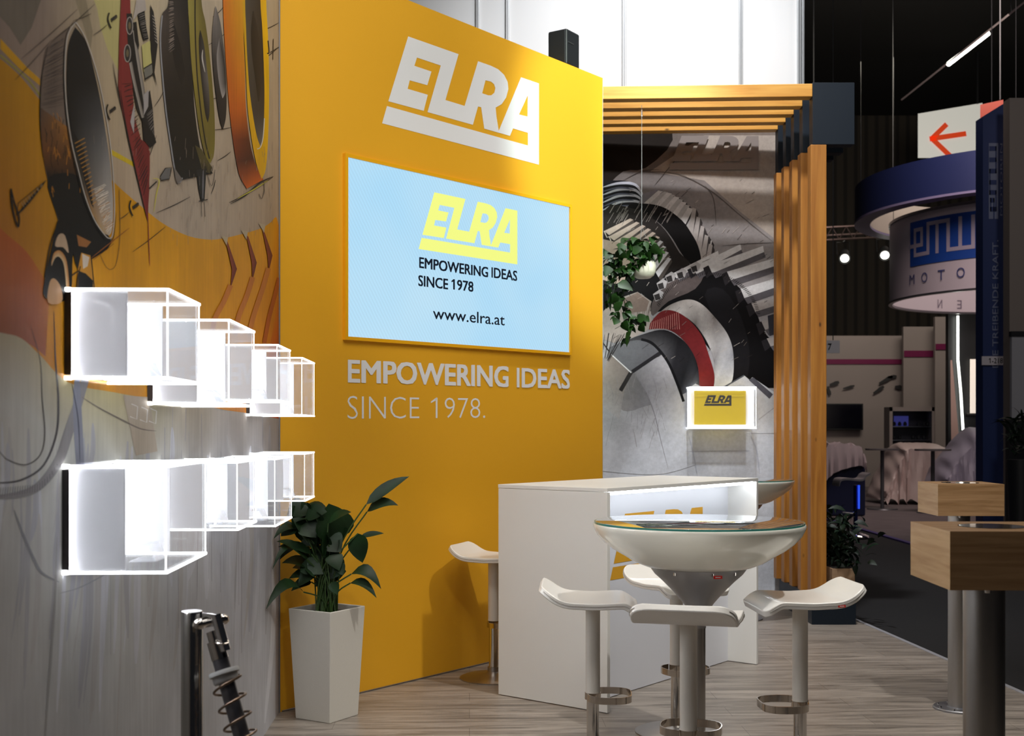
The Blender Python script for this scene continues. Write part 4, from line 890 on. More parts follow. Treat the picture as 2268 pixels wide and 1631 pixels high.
pp = thing('potted_plant', 'tapered white square planter with dark green peace lily in the corner by the yellow wall', 'plant', (pc.x, pc.y, 0), ang)
def sq(h, hw, c=pc): return [V((c.x, c.y, h))+M4.Rotation(ang, 3, 'Z')@V((a*hw, b*hw, 0)) for a, b in ((-1, -1), (1, -1), (1, 1), (-1, 1))]
H = .533; bt_, tp_ = .107, .131
p = MB(); Lr = [sq(0, bt_), sq(H, tp_), sq(H, tp_-.008), sq(H-.035, tp_-.010)]
vs = [v for l in Lr for v in l]
p.add(vs, [(3, 2, 1, 0)]+[(a*4+i, a*4+(i+1) % 4, (a+1)*4+(i+1) % 4, (a+1)*4+i) for a in range(3) for i in range(4)])
p.build('planter', 'pot', pp, bevel=.006, seg=3)
MB().prism([(v.x, v.y) for v in sq(0, tp_-.010)], H-.05, H-.03).build('soil', 'soil', pp)
lm = MB(); sm = MB()
def PL(x, y, dd=0):
    d = 5.90+dd
    if x < 640: d = min(d, .8974/max(.05, (CX-x)/F-.0422)-.06)
    return P(x, y, d)
def lilystem(x, y, dd, sx=None):
    b = V((pc.x+random.uniform(-.05, .05), pc.y+random.uniform(-.05, .05), H-.035)); e = PL(x, y, dd)
    m_ = b.lerp(e, .55)+V(((b.x-e.x)*.25, 0, .02)); sm.tube(catmull([b, m_, e], 5), .0035, 6); return e
LV = [((811, 1118), (906, 1056), 27, 0, .06, 1.2), ((813, 1134), (882, 1120), 26, .02, .18, 1.0), ((793, 1182), (803, 1247), 58, -.02, .02, 1.45), ((798, 1190), (850, 1182), 14, .03, .05, 1.0),
      ((778, 1272), (844, 1305), 34, -.03, .3, .7), ((776, 1292), (834, 1325), 26, -.04, .22, .6), ((742, 1200), (728, 1116), 100, .02, .0, 1.5), ((727, 1160), (778, 1135), 34, -.03, .1, .6),
      ((672, 1312), (589, 1350), 26, -.02, .22, .8), ((668, 1200), (650, 1120), 44, .03, .08, 1.2), ((690, 1196), (648, 1148), 40, -.02, .12, .9), ((700, 1190), (668, 1110), 42, .04, .06, 1.3),
      ((680, 1240), (612, 1200), 30, -.05, .15, .5), ((690, 1228), (616, 1212), 34, -.03, .12, .5), ((660, 1220), (603, 1262), 14, .01, .3, .6), ((664, 1180), (606, 1194), 22, .02, .25, .6),
      ((700, 1230), (705, 1168), 44, -.04, .02, 1.3), ((722, 1236), (716, 1180), 42, -.05, .02, 1.5), ((745, 1230), (752, 1196), 22, -.02, .05, 1.2), ((748, 1250), (760, 1275), 26, -.04, .1, 1.0),
      ((690, 1260), (624, 1248), 40, .0, .15, .5), ((700, 1275), (640, 1282), 36, .02, .12, .6), ((690, 1290), (645, 1310), 30, .0, .15, .7), ((700, 1262), (660, 1300), 36, -.02, .1, .9),
      ((730, 1270), (700, 1300), 34, .02, .1, .9), ((735, 1290), (748, 1318), 26, -.04, .1, 1.2), ((715, 1250), (690, 1210), 46, .05, .05, 1.2), ((740, 1210), (770, 1170), 40, .05, .05, 1.1),
      ((685, 1130), (676, 1112), 26, -.02, .2, .4), ((700, 1150), (692, 1130), 20, .0, .1, .8), ((720, 1180), (690, 1160), 38, .03, .1, 1.0), ((740, 1240), (730, 1290), 26, .04, .1, 1.3),
      ((760, 1262), (738, 1236), 30, .06, .1, 1.0), ((720, 1210), (700, 1250), 40, .02, .1, 1.1), ((650, 1215), (620, 1240), 20, .05, .2, .8), ((712, 1300), (735, 1330), 26, .04, .05, 1.2)]
rq = random.Random(11)
for _ in range(34):
    bx_, by_ = rq.uniform(655, 770), rq.uniform(1120, 1300); q_ = rq.uniform(0, 6.28); l_ = rq.uniform(38, 62)
    tx_, ty_ = max(622, bx_+l_*math.cos(q_)), by_+l_*.75*math.sin(q_)+10
    if tx_ > 792 or ty_ < 1108: continue
    LV.append(((bx_, by_), (tx_, ty_), rq.uniform(34, 54), rq.uniform(-.06, .1), .14, rq.uniform(.3, 1.4)))
for (b_, t_, w_, dd, sg, rl) in LV:
    e = lilystem(b_[0], b_[1], dd)
    leaf(lm, e, PL(t_[0], t_[1], dd-.02), w_/F*5.9, sg, .22, rl if t_[0] > b_[0] else -rl, 7, .75)
sm.build('stems', 'stem', pp, smooth=True); lm.build('leaves', 'leaf', pp, smooth=True, recalc=False)
# hanging pothos
hp0 = P(1421, 292, 9.0); hc = P(1425, 600, 9.0); rr = .092
hp = thing('hanging_plant', 'trailing pothos in a small cream bowl hanging on a wire under the timber portal', 'plant', (hc.x, hc.y, hc.z-.06))
MB().lathe([(.0, -.058), (.05, -.056), (.078, -.035), (.09, -.005), (.092, .03), (.088, .062), (.082, .062), (.084, .02), (.0, .01)], hc, 32).build('bowl', 'clay', hp, smooth=True)
hk = MB(); top = V((hc.x-.012, hc.y, 3.79)); rx_ = hc+V((-.012, 0, .33))
hk.tube([top, rx_], .0018, 6)
for a in (0, 2.1, 4.2): hk.tube([rx_, hc+V((.086*math.cos(a), .086*math.sin(a), .06))], .0012, 5)
hk.build('wire', mat('grey_wire', (.35, .35, .36), .4, .6), hp)
MB().lathe([(0, 0), (.006, .006), (.007, .05), (0, .058)], (top.x, top.y, 3.70), 12).build('wire_glint', mat('bright_wire_glint', (.9, .9, .9), .2, .9), hp, smooth=True)  # light glint on the wire, modelled as a small bright piece
lm = MB(); sm = MB(); PQ = lambda x, y, dd=0: P(x, y, 8.95+dd)
vines = [[(1420, 580), (1400, 545), (1370, 560), (1356, 600)], [(1410, 585), (1380, 570), (1352, 590), (1345, 640)], [(1400, 590), (1382, 640), (1385, 680), (1395, 710), (1410, 715), (1425, 705)],
         [(1400, 590), (1366, 620), (1360, 670), (1366, 700)], [(1412, 580), (1392, 620), (1368, 660), (1350, 665)], [(1425, 580), (1440, 555), (1462, 560)], [(1395, 705), (1392, 730), (1384, 760)], [(1420, 580), (1425, 545), (1440, 540)]]
for vn in vines:
    pts = catmull([PQ(x, y, random.uniform(-.05, .05)) for x, y in vn], 5); sm.tube(pts, .0028, 5)
    for k, q_ in enumerate(pts):
        if k % 3 and len(pts) > 12 and vn[0][0] < 1396: continue
        for _ in range(2 if q_.z > hc.z-.05 else 1):
            d_ = V((random.uniform(-1, 1), random.uniform(-.6, .3), random.uniform(-1, .35))).normalized()*random.uniform(.05, .085)
            leaf(lm, q_, q_+d_, random.uniform(.04, .062), .1, .2, random.uniform(-1.2, 1.2), 5, .62)
for (x, y, tx, ty) in ((1368, 628, 1402, 645), (1362, 690, 1380, 668), (1395, 735, 1388, 770), (1376, 715, 1392, 735), (1412, 712, 1432, 700), (1414, 722, 1428, 736), (1352, 560, 1340, 575), (1440, 548, 1465, 565), (1372, 660, 1344, 672), (1400, 560, 1425, 552),
                       (1350, 590, 1340, 615), (1380, 540, 1372, 565), (1362, 560, 1392, 572), (1345, 650, 1352, 690), (1366, 705, 1360, 720), (1430, 560, 1440, 580)):
    leaf(lm, PQ(x, y, -.06), PQ(tx, ty, -.08), .075, .1, .2, random.choice((-1.2, 1.2)), 6, .6)
for _ in range(30):
    x = random.uniform(1338, 1452); y = random.uniform(524, 566) if x > 1388 else random.uniform(535, 690)
    a = random.uniform(0, 6.28); l_ = random.uniform(16, 26)
    leaf(lm, PQ(x, y, random.uniform(-.08, .08)), PQ(x+l_*math.cos(a), y+abs(l_*math.sin(a)), -.05), random.uniform(.04, .06), .1, .2, random.uniform(-1.3, 1.3), 5, .62)
sm.build('stems', 'stem', hp, smooth=True); lm.build('leaves', 'leaf2', hp, smooth=True, recalc=False)
# wooden trough plant beside the portal posts
bx_c = V((2.37, 9.05)); 
wp = thing('trough_plant', 'dark bushy plant in a plain wooden trough standing on the navy foot of the portal', 'plant', (2.40, 9.05, .207))
MB().box((2.385, 9.02, .3), (.165, .50, .185)).build('trough', 'planter_wood', wp, bevel=.003)
MB().box((2.385, 9.02, .394), (.15, .48, .008)).build('soil', 'soil', wp)
lm = MB()
for _ in range(230):
    c = V((2.40+random.gauss(0, .07), 8.98+random.gauss(0, .14), .42+abs(random.gauss(.14, .12))))
    if c.y > 8.62: c.x = max(c.x, 2.37)
    d_ = V((random.uniform(-1, 1), random.uniform(-1, .5), random.uniform(-.8, .8))).normalized()*random.uniform(.07, .13)
    leaf(lm, c, c+d_, random.uniform(.025, .045), .15, .2, random.uniform(-1, 1), 4, .7)
lm.build('leaves', 'leaf3', wp, smooth=True, recalc=False)

# ------------------------------------------------------------------ reception counter
N0 = V((.4673, 5.98)); cl = YD; cp = V((-cl.y, cl.x))     # long axis, and axis to the rear (towards the yellow wall)
CL, CW, CHt = 1.60, .69, 1.1075
def cq(a, b, z): q_ = N0+cl*a+cp*b; return V((q_.x, q_.y, z))
def cbx(a0, a1, b0, b1, z0, z1): return [cq(a0, b0, z0), cq(a1, b0, z0), cq(a1, b1, z0), cq(a0, b1, z0), cq(a0, b0, z1), cq(a1, b0, z1), cq(a1, b1, z1), cq(a0, b1, z1)]
ct = thing('reception_counter', 'white reception counter with lit recessed front and large yellow logo', 'counter', cq(CL/2, CW/2, 0), math.atan2(cl.y, cl.x))
MB().hexa(cbx(0, CL, 0, CW, CHt-.019, CHt)).build('worktop', 'white', ct, bevel=.0015)
MB().hexa(cbx(0, .026, 0, CW-.002, .004, CHt-.0205)).build('end_panel', 'white', ct, bevel=.0015)
MB().hexa(cbx(CL-.022, CL, 0, CW-.002, .004, CHt-.0205)).build('end_panel', 'white', ct, bevel=.0015)
fp = MB().hexa(cbx(.026, CL-.022, .19, .21, .004, CHt-.0205)).build('front_panel', mat('white_front_panel', (.74, .75, .80), .5, bump=.08, bscale=300), ct)
MB().hexa(cbx(.035, CL-.03, .02, .045, CHt-.036, CHt-.0215)).build('light_strip', 'led_strip_c', ct)
MB().hexa(cbx(.026, CL-.022, .40, .55, .72, .74)).build('shelf', 'white', ct)
cpl = Plane(cq(0, .19, 0).xy, cl, -cp)
sa, zb_ = cpl.hit(1351, 1290); sb, zt = cpl.hit(1556, 1123)
logo_on(MB(), lambda a, b: cpl.at(sa+(sb-sa)*a, zb_+(zt-zb_)*b, .0012)).build('logo', mat('yellow_vinyl', (.72, .36, .02), .5), fp, recalc=False)

# ------------------------------------------------------------------ bar stools
def rrect(cx, hx, hy, r, n=5):
    out = []
    for (sx, sy, a0) in ((1, -1, -90), (1, 1, 0), (-1, 1, 90), (-1, -1, 180)):
        for k in range(n+1):
            a = R(a0+90*k/n); out.append((cx+sx*(hx-r)+r*math.cos(a), sy*(hy-r)+r*math.sin(a)))
    return out
M['seam'] = mat('seam_shadow_gap', (.35, .33, .30), .6)
PROF = [(-.190, -.034), (-.175, -.028), (-.155, -.014), (-.132, -.002), (-.11, .0015), (-.05, -.001), (0, -.003), (.05, -.001), (.09, .001), (.12, .007), (.148, .020), (.172, .037), (.193, .052), (.208, .062)]
def stool(label, loc, rz, seat_z, foot_z=.325, red=None, W=.18):
    """local +x is the raised back; footrest reaches to -x"""
    t = thing('bar_stool', label, 'bar stool', (loc[0], loc[1], 0), rz, 'white bar stools on the stand')
    mtx = M4.Translation(V((loc[0], loc[1], 0)))@M4.Rotation(rz, 4, 'Z')
    def add(mb, name, m, par=t, **k):
        mb.v = [mtx@p for p in mb.v]; return mb.build(name, m, par, **k)
    # seat: moulded slab with upturned back and drooping front, rounded corners
    k = 10; th = .027; rc = .075
    pr = catmull([V((a, b)) for a, b in PROF], 3); L_ = [0]
    for i in range(1, len(pr)): L_.append(L_[-1]+(pr[i]-pr[i-1]).length)
    tot = L_[-1]; rows_ = []
    for i, p_ in enumerate(pr):
        e = min(L_[i], tot-L_[i]); rcc = rc if L_[i] > tot/2 else .045
        ww = W-(rcc-math.sqrt(max(0, rcc*rcc-(rcc-min(e, rcc))**2)))*.9
        tg = (pr[min(i+1, len(pr)-1)]-pr[max(i-1, 0)]).normalized(); nn = V((-tg.y, tg.x)); rows_.append((p_, nn, ww))
    mb = MB(); vs = []; fs = []; n = len(rows_)
    for (p_, nn, ww) in rows_:
        for j in range(k+1):
            y = -ww+2*ww*j/k; u = y/W; dish = -.006*(1-u*u) if abs(p_.x) < .13 else -.003*(1-u*u)
            q_ = p_+nn*dish; vs.append(V((q_.x, y, seat_z+q_.y)))
        for j in range(k+1):
            y = -ww+2*ww*j/k; q_ = p_-nn*th; vs.append(V((q_.x, y*.985, seat_z+q_.y)))
    w_ = 2*(k+1)
    for i in range(n-1):
        for j in range(k):
            a = i*w_+j; fs.append((a, a+1, a+w_+1, a+w_)); a = i*w_+k+1+j; fs.append((a, a+w_, a+w_+1, a+1))
        for j in (0, k):
            a = i*w_+j; b = a+k+1; fs.append((a, b, b+w_, a+w_) if j else (a, a+w_, b+w_, b))
    for i in (0, n-1):
        for j in range(k): a = i*w_+j; fs.append((a, a+1, a+k+2, a+k+1))
    mb.add(vs, fs); seat = add(mb, 'seat', 'white_plastic', smooth=True, bevel=.004, seg=2)
    # seam line around the slab
    for sgn in (-1, 1):
        sm_ = MB(); sm_.tube([V((p_.x-nn.x*th*.45, sgn*(ww+.0005), seat_z+p_.y-nn.y*th*.45)) for (p_, nn, ww) in rows_[3:-3]], .0012, 5)
        add(sm_, 'seam', M['seam'], seat)
    zb = seat_z-th
    add(MB().lathe([(.034, foot_z), (.034, foot_z+.0), (.032, foot_z+.01), (.030, foot_z+.02), (.030, zb-.012), (.036, zb-.004), (.036, zb)][2:], (0, 0, 0), 36), 'column', 'white_paint', smooth=True)
    add(MB().lathe([(.0255, .045), (.0255, foot_z+.012)], (0, 0, 0), 36), 'gas_lift', 'chrome', smooth=True)
    add(MB().lathe([(.19, 0), (.19, .006), (.17, .014), (.1, .024), (.045, .032), (.033, .04), (.033, .065), (0, .065)], (0, 0, 0), 56), 'base', 'steel', smooth=True)
    f = MB(); z0, z1 = foot_z-.014, foot_z+.014
    pts = [(.022, .03), (.01, .07), (-.02, .098), (-.06, .106), (-.10, .104), (-.13, .092), (-.152, .066), (-.158, .03), (-.158, -.03), (-.152, -.066), (-.13, -.092), (-.10, -.104), (-.06, -.106), (-.02, -.098), (.01, -.07), (.022, -.03)]
    f.band([(q_.x, q_.y) for q_ in catmull([V(p_) for p_ in pts], 3)], z0, z1, .004, closed=False)
    f.lathe([(.0335, z0), (.0335, z1)], (0, 0, 0), 24)
    add(f, 'footrest', 'nickel', smooth=True)
    if red:
        x_, y_ = red; rl = MB().box((x_, y_, seat_z-.015), (.028, .002, .009)); lb_ = add(rl, 'label', 'red', seat)
        add(MB().box((x_, y_-.0012, seat_z-.0148), (.018, .001, .0025)), 'print', 'white_ink', lb_)
    return t
def at_px(x, d): return ((x-CX)/F*d, d)
stool('white bar stool at the right of the bowl table, upturned back to the right', at_px(1772, 4.77), R(4), .745, .322, red=(.105, -.180))
stool('white bar stool at the left of the bowl table, in front of the counter end', at_px(1313, 5.06), R(177), .703, .292, W=.20)
stool('white bar stool nearest the viewer, standing in front of the bowl table', at_px(1525, 4.22), R(-105), .760, .345)
stool('white bar stool half hidden behind the bowl table, facing it', at_px(1498, 5.62), R(118), .70, .30)
stool('white bar stool behind the counter, against the yellow wall', at_px(1093, 6.84), R(160), .692, .31)

# ------------------------------------------------------------------ bowl tables
def bowl_table(label, x, d, rim, mirror=False):
    c = V((x, d, 0)); t = thing('bowl_table', label, 'table', c, 0, 'white bowl-shaped bar tables')
    z = rim-1.028
    MB().lathe([(.15, .838+z), (.218, .850+z), (.262, .868+z), (.30, .892+z), (.345, .918+z), (.381, .946+z), (.407, .975+z), (.420, 1.000+z), (.4235, 1.014+z), (.421, 1.020+z), (.414, 1.020+z), (.41, 1.010+z), (0, 1.008+z)], c, 96).build('bowl', 'gloss_white', t, smooth=True)
    gt = MB().lathe([(0, 1.0205+z), (.412, 1.0205+z), (.416, 1.023+z), (.416, 1.026+z), (.412, 1.028+z), (0, 1.028+z)], c, 96).build('glass_top', M['table_glass'], t, smooth=True)
    MB().lathe([(.416, 1.0195+z), (.4185, 1.0195+z), (.4185, 1.0275+z), (.416, 1.0275+z)], c, 96).build('glass_edge', 'green_glass', gt, smooth=True)
    MB().lathe([(.03, .60+z), (.034, .64+z), (.045, .675+z), (.062, .70+z), (.085, .727+z), (.112, .757+z), (.145, .79+z), (.176, .818+z), (.196, .8455+z)], c, 72).build('funnel', 'steel_funnel', t, smooth=True)
    MB().lathe([(.028, .02), (.028, .62+z)], c, 36).build('column', 'steel', t, smooth=True)
    MB().lathe([(.195, 0), (.195, .007), (.15, .014), (.04, .02), (0, .02)], c, 56).build('base', 'steel_base', t, smooth=True)
    for a in (R(-128), R(-82), R(-50)): MB().lathe([(.006, .826+z), (.006, .846+z)], c+V((.185*math.cos(a)*1.0, .185*math.sin(a), 0)), 10).build('screw', 'chrome', t)
    return t
M['steel_funnel'] = mat('satin_aluminium_funnel', (.38, .38, .39), .38, .85)
M['table_glass'] = mat('reflective_glass_top', (.60, .66, .69), .02, .9, spec=.8)
bt1 = bowl_table('large white bowl table with reflecting glass top, among the four bar stools', (1547-CX)/F*4.9, 4.9, 1.028)
tg = V(((1547-CX)/F*4.9, 4.9, 0)); rl = MB().box(tg+V((.045, -.196, .826)), (.034, .003, .012), R(6)).build('label', 'red', bt1); 
MB().box(tg+V((.045, -.198, .826)), (.02, .001, .003), R(6)).build('print', 'white_ink', rl)
bowl_table('white bowl table behind the counter, its rim showing beside the orange posts', (1630-CX)/F*9.0, 9.0, 1.028)

# ------------------------------------------------------------------ oak block pedestals
def pedestal(label, nl, size, colx, rot=R(-1.5), colr=.055):
    x, y = nl; t = thing('oak_pedestal', label, 'pedestal', (colx, y+size/2, 0), 0, 'oak block pedestals on steel tubes')
    c = V((x+size/2, y+size/2)); top = 1.13; h = .155; s = size; n = 40; rad = .088
    # block with a round well in the top
    mb = MB(); ring = []; 
    rot_ = M4.Rotation(rot, 3, 'Z'); cc = V((c.x, c.y, 0))
    def q_(a, b, z): return cc+rot_@V((a, b, z))
    outer = []
    for i in range(n):
        a = 2*math.pi*i/n; ca, sa_ = math.cos(a), math.sin(a); k = (s/2)/max(abs(ca), abs(sa_)); outer.append((ca*k, sa_*k))
    vs = [q_(a, b, top) for a, b in outer]+[q_(rad*math.cos(2*math.pi*i/n), rad*math.sin(2*math.pi*i/n), top) for i in range(n)]
    fs = [(i, (i+1) % n, n+(i+1) % n, n+i) for i in range(n)]
    vs += [q_(a, b, top-h) for a, b in outer]; fs += [(2*n+i, 2*n+(i+1) % n, (i+1) % n, i) for i in range(n)]; fs.append(tuple(reversed(range(2*n, 3*n))))
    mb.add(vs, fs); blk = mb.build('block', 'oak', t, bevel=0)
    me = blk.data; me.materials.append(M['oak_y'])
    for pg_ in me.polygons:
        if abs(pg_.normal.x) > .7: pg_.material_index = 1  # side faces get the paler oak that carries the light
    w = MB(); m_ = 40
    w.lathe([(rad+.002, top+.0008), (rad-.002, top+.0008), (rad-.003, top-.03), (rad-.02, top-.05), (0, top-.055)], cc, 48).build('well', mat('varnished_well', (.10, .075, .045), .18, coat=1), blk, smooth=True)
    cb = V((colx, y+size/2, 0))
    MB().lathe([(colr, .012), (colr, top-h)], cb, 56).build('tube', 'steel', t, smooth=True)
    fl_ = MB().lathe([(.125, 0), (.125, .008), (.12, .012), (colr+.004, .012), (colr+.003, .016), (colr, .016)], cb, 56).build('base_flange', 'steel_base', t, smooth=True)
    bo = MB()
    for i in range(8): a = i*math.pi/4+.2; bo.lathe([(.007, .012), (.006, .017), (0, .018)], cb+V((.1*math.cos(a), .1*math.sin(a), 0)), 10)
    bo.build('bolts', 'chrome', fl_, smooth=True)
    MB().lathe([(.008, top-h-.012), (.01, top-h)], cb+V((-.04, -.13, 0)), 10).build('screw', 'chrome', t); MB().lathe([(.008, top-h-.01), (.01, top-h)], cb+V((-.11, -.02, 0)), 10).build('screw', 'chrome', t)
    return t
pedestal('oak block pedestal nearest the viewer, cut by the right picture edge', (1.156, 3.20), .345, (2180-CX)/F*3.37)
pedestal('oak block pedestal further back, its block showing above the nearer one', (2.078, 5.93), .32, (2124-CX)/F*6.09, colr=.053)

# ------------------------------------------------------------------ steel post with spring strut
X0 = (425-CX)/F*3.0
po = thing('steel_post', 'polished steel tube post in front of the mural, lower left', 'post', (X0, 3.0, 0))
MB().lathe([(.0265, 0), (.0265, .948), (.025, .9505), (0, .9505)], (X0, 3.0, 0), 48).build('tube', mat('post_steel', (.42, .40, .37), .16, 1, bump=.05, bscale=150), po, smooth=True)
MB().lathe([(.0, .9507), (.0252, .9507), (.0245, .9516), (0, .9516)], (X0, 3.0, 0), 48).build('cap', mat('satin_cap', (.7, .7, .72), .5, .6), po, smooth=True)
q0 = P(466, 1382, 2.965); q1 = P(546, 1668, 2.90)
ax = (q1-q0).normalized(); q2 = q0+ax*.55
st = thing('spring_strut', 'chrome strut with bronze coil spring hanging tilted from the polished steel post', 'shock absorber', (q2.x, q2.y, 0))
def al(t_): return q0+ax*t_
MB().cyl(al(.02), al(.085), .0155, 28).build('clevis', 'nickel', st, smooth=True)
MB().cyl(al(.05), al(.56), .0195, 32).build('tube', 'rod', st, smooth=True)
MB().cyl(al(.045), al(.09), .0205, 32).build('sleeve', 'nickel', st, smooth=True)
pl_ = P(434, 1386, 2.95); pr_ = P(500, 1371, 2.965)
MB().cyl(pl_, pr_, .010, 20).build('pivot_pin', 'nickel', st, smooth=True)
dome = [(0, -.013), (.008, -.0115), (.0125, -.006), (.0135, 0), (.0135, .009), (0, .009)]
pd = (pr_-pl_).normalized()
for (c, s_) in ((P(441, 1383, 2.95), 1), (P(495, 1373, 2.965), -1)): MB().lathe(dome, c, 22, (pd*s_).to_track_quat('Z', 'Y').to_matrix()).build('cap_nut', 'nickel', st, smooth=True)
MB().hexa([P(x, y, d) for (x, y, d) in ((448, 1392, 2.96), (486, 1386, 2.94), (486, 1386, 2.99), (448, 1392, 2.99), (448, 1357, 2.96), (486, 1362, 2.94), (486, 1362, 2.99), (448, 1357, 2.99))]).build('bracket', 'chrome', st, bevel=.002)
rod2 = MB().cyl(P(478, 1362, 2.945), P(500, 1442, 2.935), .0125, 24).build('link_rod', 'chrome', st, smooth=True)
MB().tube([P(492+15*math.cos(a), 1422+5*math.sin(a), 2.93-.012*math.sin(a)) for a in [i*math.pi/8 for i in range(16)]], .0022, 6, True).build('circlip', 'nickel', st)
cq_ = ax.to_track_quat('Z', 'Y').to_matrix()
MB().lathe([(.0195, 0), (.036, 0), (.037, .003), (.037, .010), (.031, .012), (.031, .026), (.028, .03), (.0195, .03)], al(.118), 40, cq_).build('spring_seat', 'collar', st, smooth=True)
x_ = cq_@V((1, 0, 0)); y_ = cq_@V((0, 1, 0)); tl = .136; turns = 9; pts = []
for i in range(turns*22):
    a = i*2*math.pi/22; pts.append(al(tl+.0452*i/22)+(x_*math.cos(a)+y_*math.sin(a))*.0355)
MB().tube(pts, .0031, 8).build('coil_spring', 'spring', st, smooth=True)
MB().lathe([(.0195, 0), (.03, 0), (.032, .004), (.032, .04), (.0195, .04)], al(.292), 32, cq_).build('lower_collar', 'collar', st, smooth=True)
MB().cyl(al(.55), V((q2.x+.02, q2.y, .0)), .012, 20).build('foot_rod', 'steel', st, smooth=True)

# ------------------------------------------------------------------ hall beyond the stand
def pbox(x0, y0, x1, y1, d, th=.1): # box whose face fills the pixel rectangle at distance d
    a = P(x0, y1, d); b = P(x1, y0, d); return MB().box(((a.x+b.x)/2, d+th/2, (a.z+b.z)/2), (b.x-a.x, th, b.z-a.z))
GRN = -.03
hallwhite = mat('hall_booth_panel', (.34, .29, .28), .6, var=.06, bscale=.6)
magenta = mat('magenta_band', (.18, .006, .07), .5)
bw = thing('exhibition_wall', 'pale booth wall with magenta stripe and product pictures across the hall', 'wall panel', P(1960, 1078, 30))
def wseg(x0, x1, yt, d, ys0, ys1, nm='wall_panel'):
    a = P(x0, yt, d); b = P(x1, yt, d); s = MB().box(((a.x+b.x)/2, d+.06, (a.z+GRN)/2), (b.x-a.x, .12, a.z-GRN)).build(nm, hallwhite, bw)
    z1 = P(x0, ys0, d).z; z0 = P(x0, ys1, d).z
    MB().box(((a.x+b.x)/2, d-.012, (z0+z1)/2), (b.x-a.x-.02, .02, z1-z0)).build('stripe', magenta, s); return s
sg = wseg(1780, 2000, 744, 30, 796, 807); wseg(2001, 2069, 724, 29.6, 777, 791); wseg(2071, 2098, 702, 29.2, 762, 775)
dk = mat('product_picture_ink', (.03, .03, .032), .5)
for (x, y, r, L_, a) in ((1848, 850, 9, 22, -.3), (1836, 866, 8, 20, 1.3), (1880, 858, 6, 26, -.25), (1962, 842, 9, 34, -.5), (1946, 864, 8, 28, -.6), (1990, 858, 10, 16, .1), (1976, 835, 8, 20, -.1)):
    c = P(x, y, 29.95); w = r/F*30; l = L_/F*30; dx = V((math.cos(a), 0, -math.sin(a)))*l/2; dz = V((math.sin(a), 0, math.cos(a)))*w/2
    MB().add([c-dx-dz*.5, c-dz, c+dx*.3-dz, c+dx-dz*.6, c+dx+dz*.6, c+dx*.3+dz, c+dz*.8, c-dx+dz*.5], [tuple(range(8))]).build('picture', dk, sg)
tv = thing('television', 'black flat television mounted on the pale booth wall across the hall', 'television', P(1870, 953, 29.9))
pbox(1820, 894, 1912, 953, 29.85, .08).build('housing', 'black', tv, bevel=.01); pbox(1824, 897, 1909, 949, 29.84, .02).build('screen', mat('dark_tv_glass', (.004, .004, .009), .15), tv)
sh = thing('showcase', 'white-framed glass showcase with small items against the far pale wall', 'cabinet', P(2020, 1092, 27))
shf = MB()
for (a, b, c, d) in ((1970, 902, 1977, 1092), (2064, 902, 2070, 1092), (1970, 902, 2070, 911), (1970, 1040, 2070, 1092)):
    p0 = P(a, d, 27); p1 = P(b and c, b, 27); shf.box(((p0.x+p1.x)/2, 27.2, (p0.z+p1.z)/2), (p1.x-p0.x, .4, p1.z-p0.z))
shf.build('frame', hallwhite, sh)
pbox(1977, 911, 2064, 1040, 27.35, .02).build('back', mat('showcase_back', (.09, .085, .10), .6), sh)
for y in (945, 975, 1005): pbox(1977, y, 2064, y+1.5, 27.05, .3).build('shelf', 'alu', sh)
pbox(1977, 911, 2064, 1040, 27.0, .01).build('glass_door', 'cabinet_glass', sh)
pbox(1980, 922, 2012, 944, 27.3, .01).build('backlight', mat('blue_backlight', (.05, .05, .2), .5, emit=.3, ecol=(.12, .12, .55)), sh)
for i, x in enumerate((1984, 1996, 2008, 2026, 2038, 2050, 2058)):
    for j, y in enumerate((944, 974)):
        if (i+j) % 4 == 3: continue
        c = P(x, y, 27.05); o = MB().lathe([(.03, 0), (.045, .03), (.03, .07), (.02, .09), (0, .09)], (c.x, 27.16, c.z+.006), 10).build('machine_part', dk, None, smooth=True)
        tag(o, 'small dark machine part on the %s shelf of the far showcase, %s' % (('upper', 'middle')[j], ('first from left', 'second from left', 'third from left', 'fourth from left', 'third from right', 'second from right', 'last on the right')[i]), 'machine part', 'parts in the showcase')
def high_table(label, x, y_top, d, wpx):
    c = P(x, y_top, d); t = thing('standing_table', label, 'table', (c.x, d, GRN), 0, 'standing tables across the aisle'); w = wpx/F*d/2
    g = mat('dim_grey_metal', (.12, .12, .13), .4, .6)
    MB().lathe([(w, c.z-.03), (w, c.z), (0, c.z)], (c.x, d, 0), 32).build('top', mat('dim_grey_top', (.10, .09, .095), .4), t, smooth=True)
    MB().lathe([(.033, GRN+.02), (.033, c.z-.03)], (c.x, d, 0), 16).build('column', g, t, smooth=True)
    MB().lathe([(.27, GRN), (.26, GRN+.02), (0, GRN+.02)], (c.x, d, 0), 28).build('foot', g, t, smooth=True)
high_table('slim grey standing table to the left of the shrouded machine', 1954, 994, 21.6, 73)
high_table('slim grey standing table in front of the shrouded machine', 2066, 995, 20.7, 78)
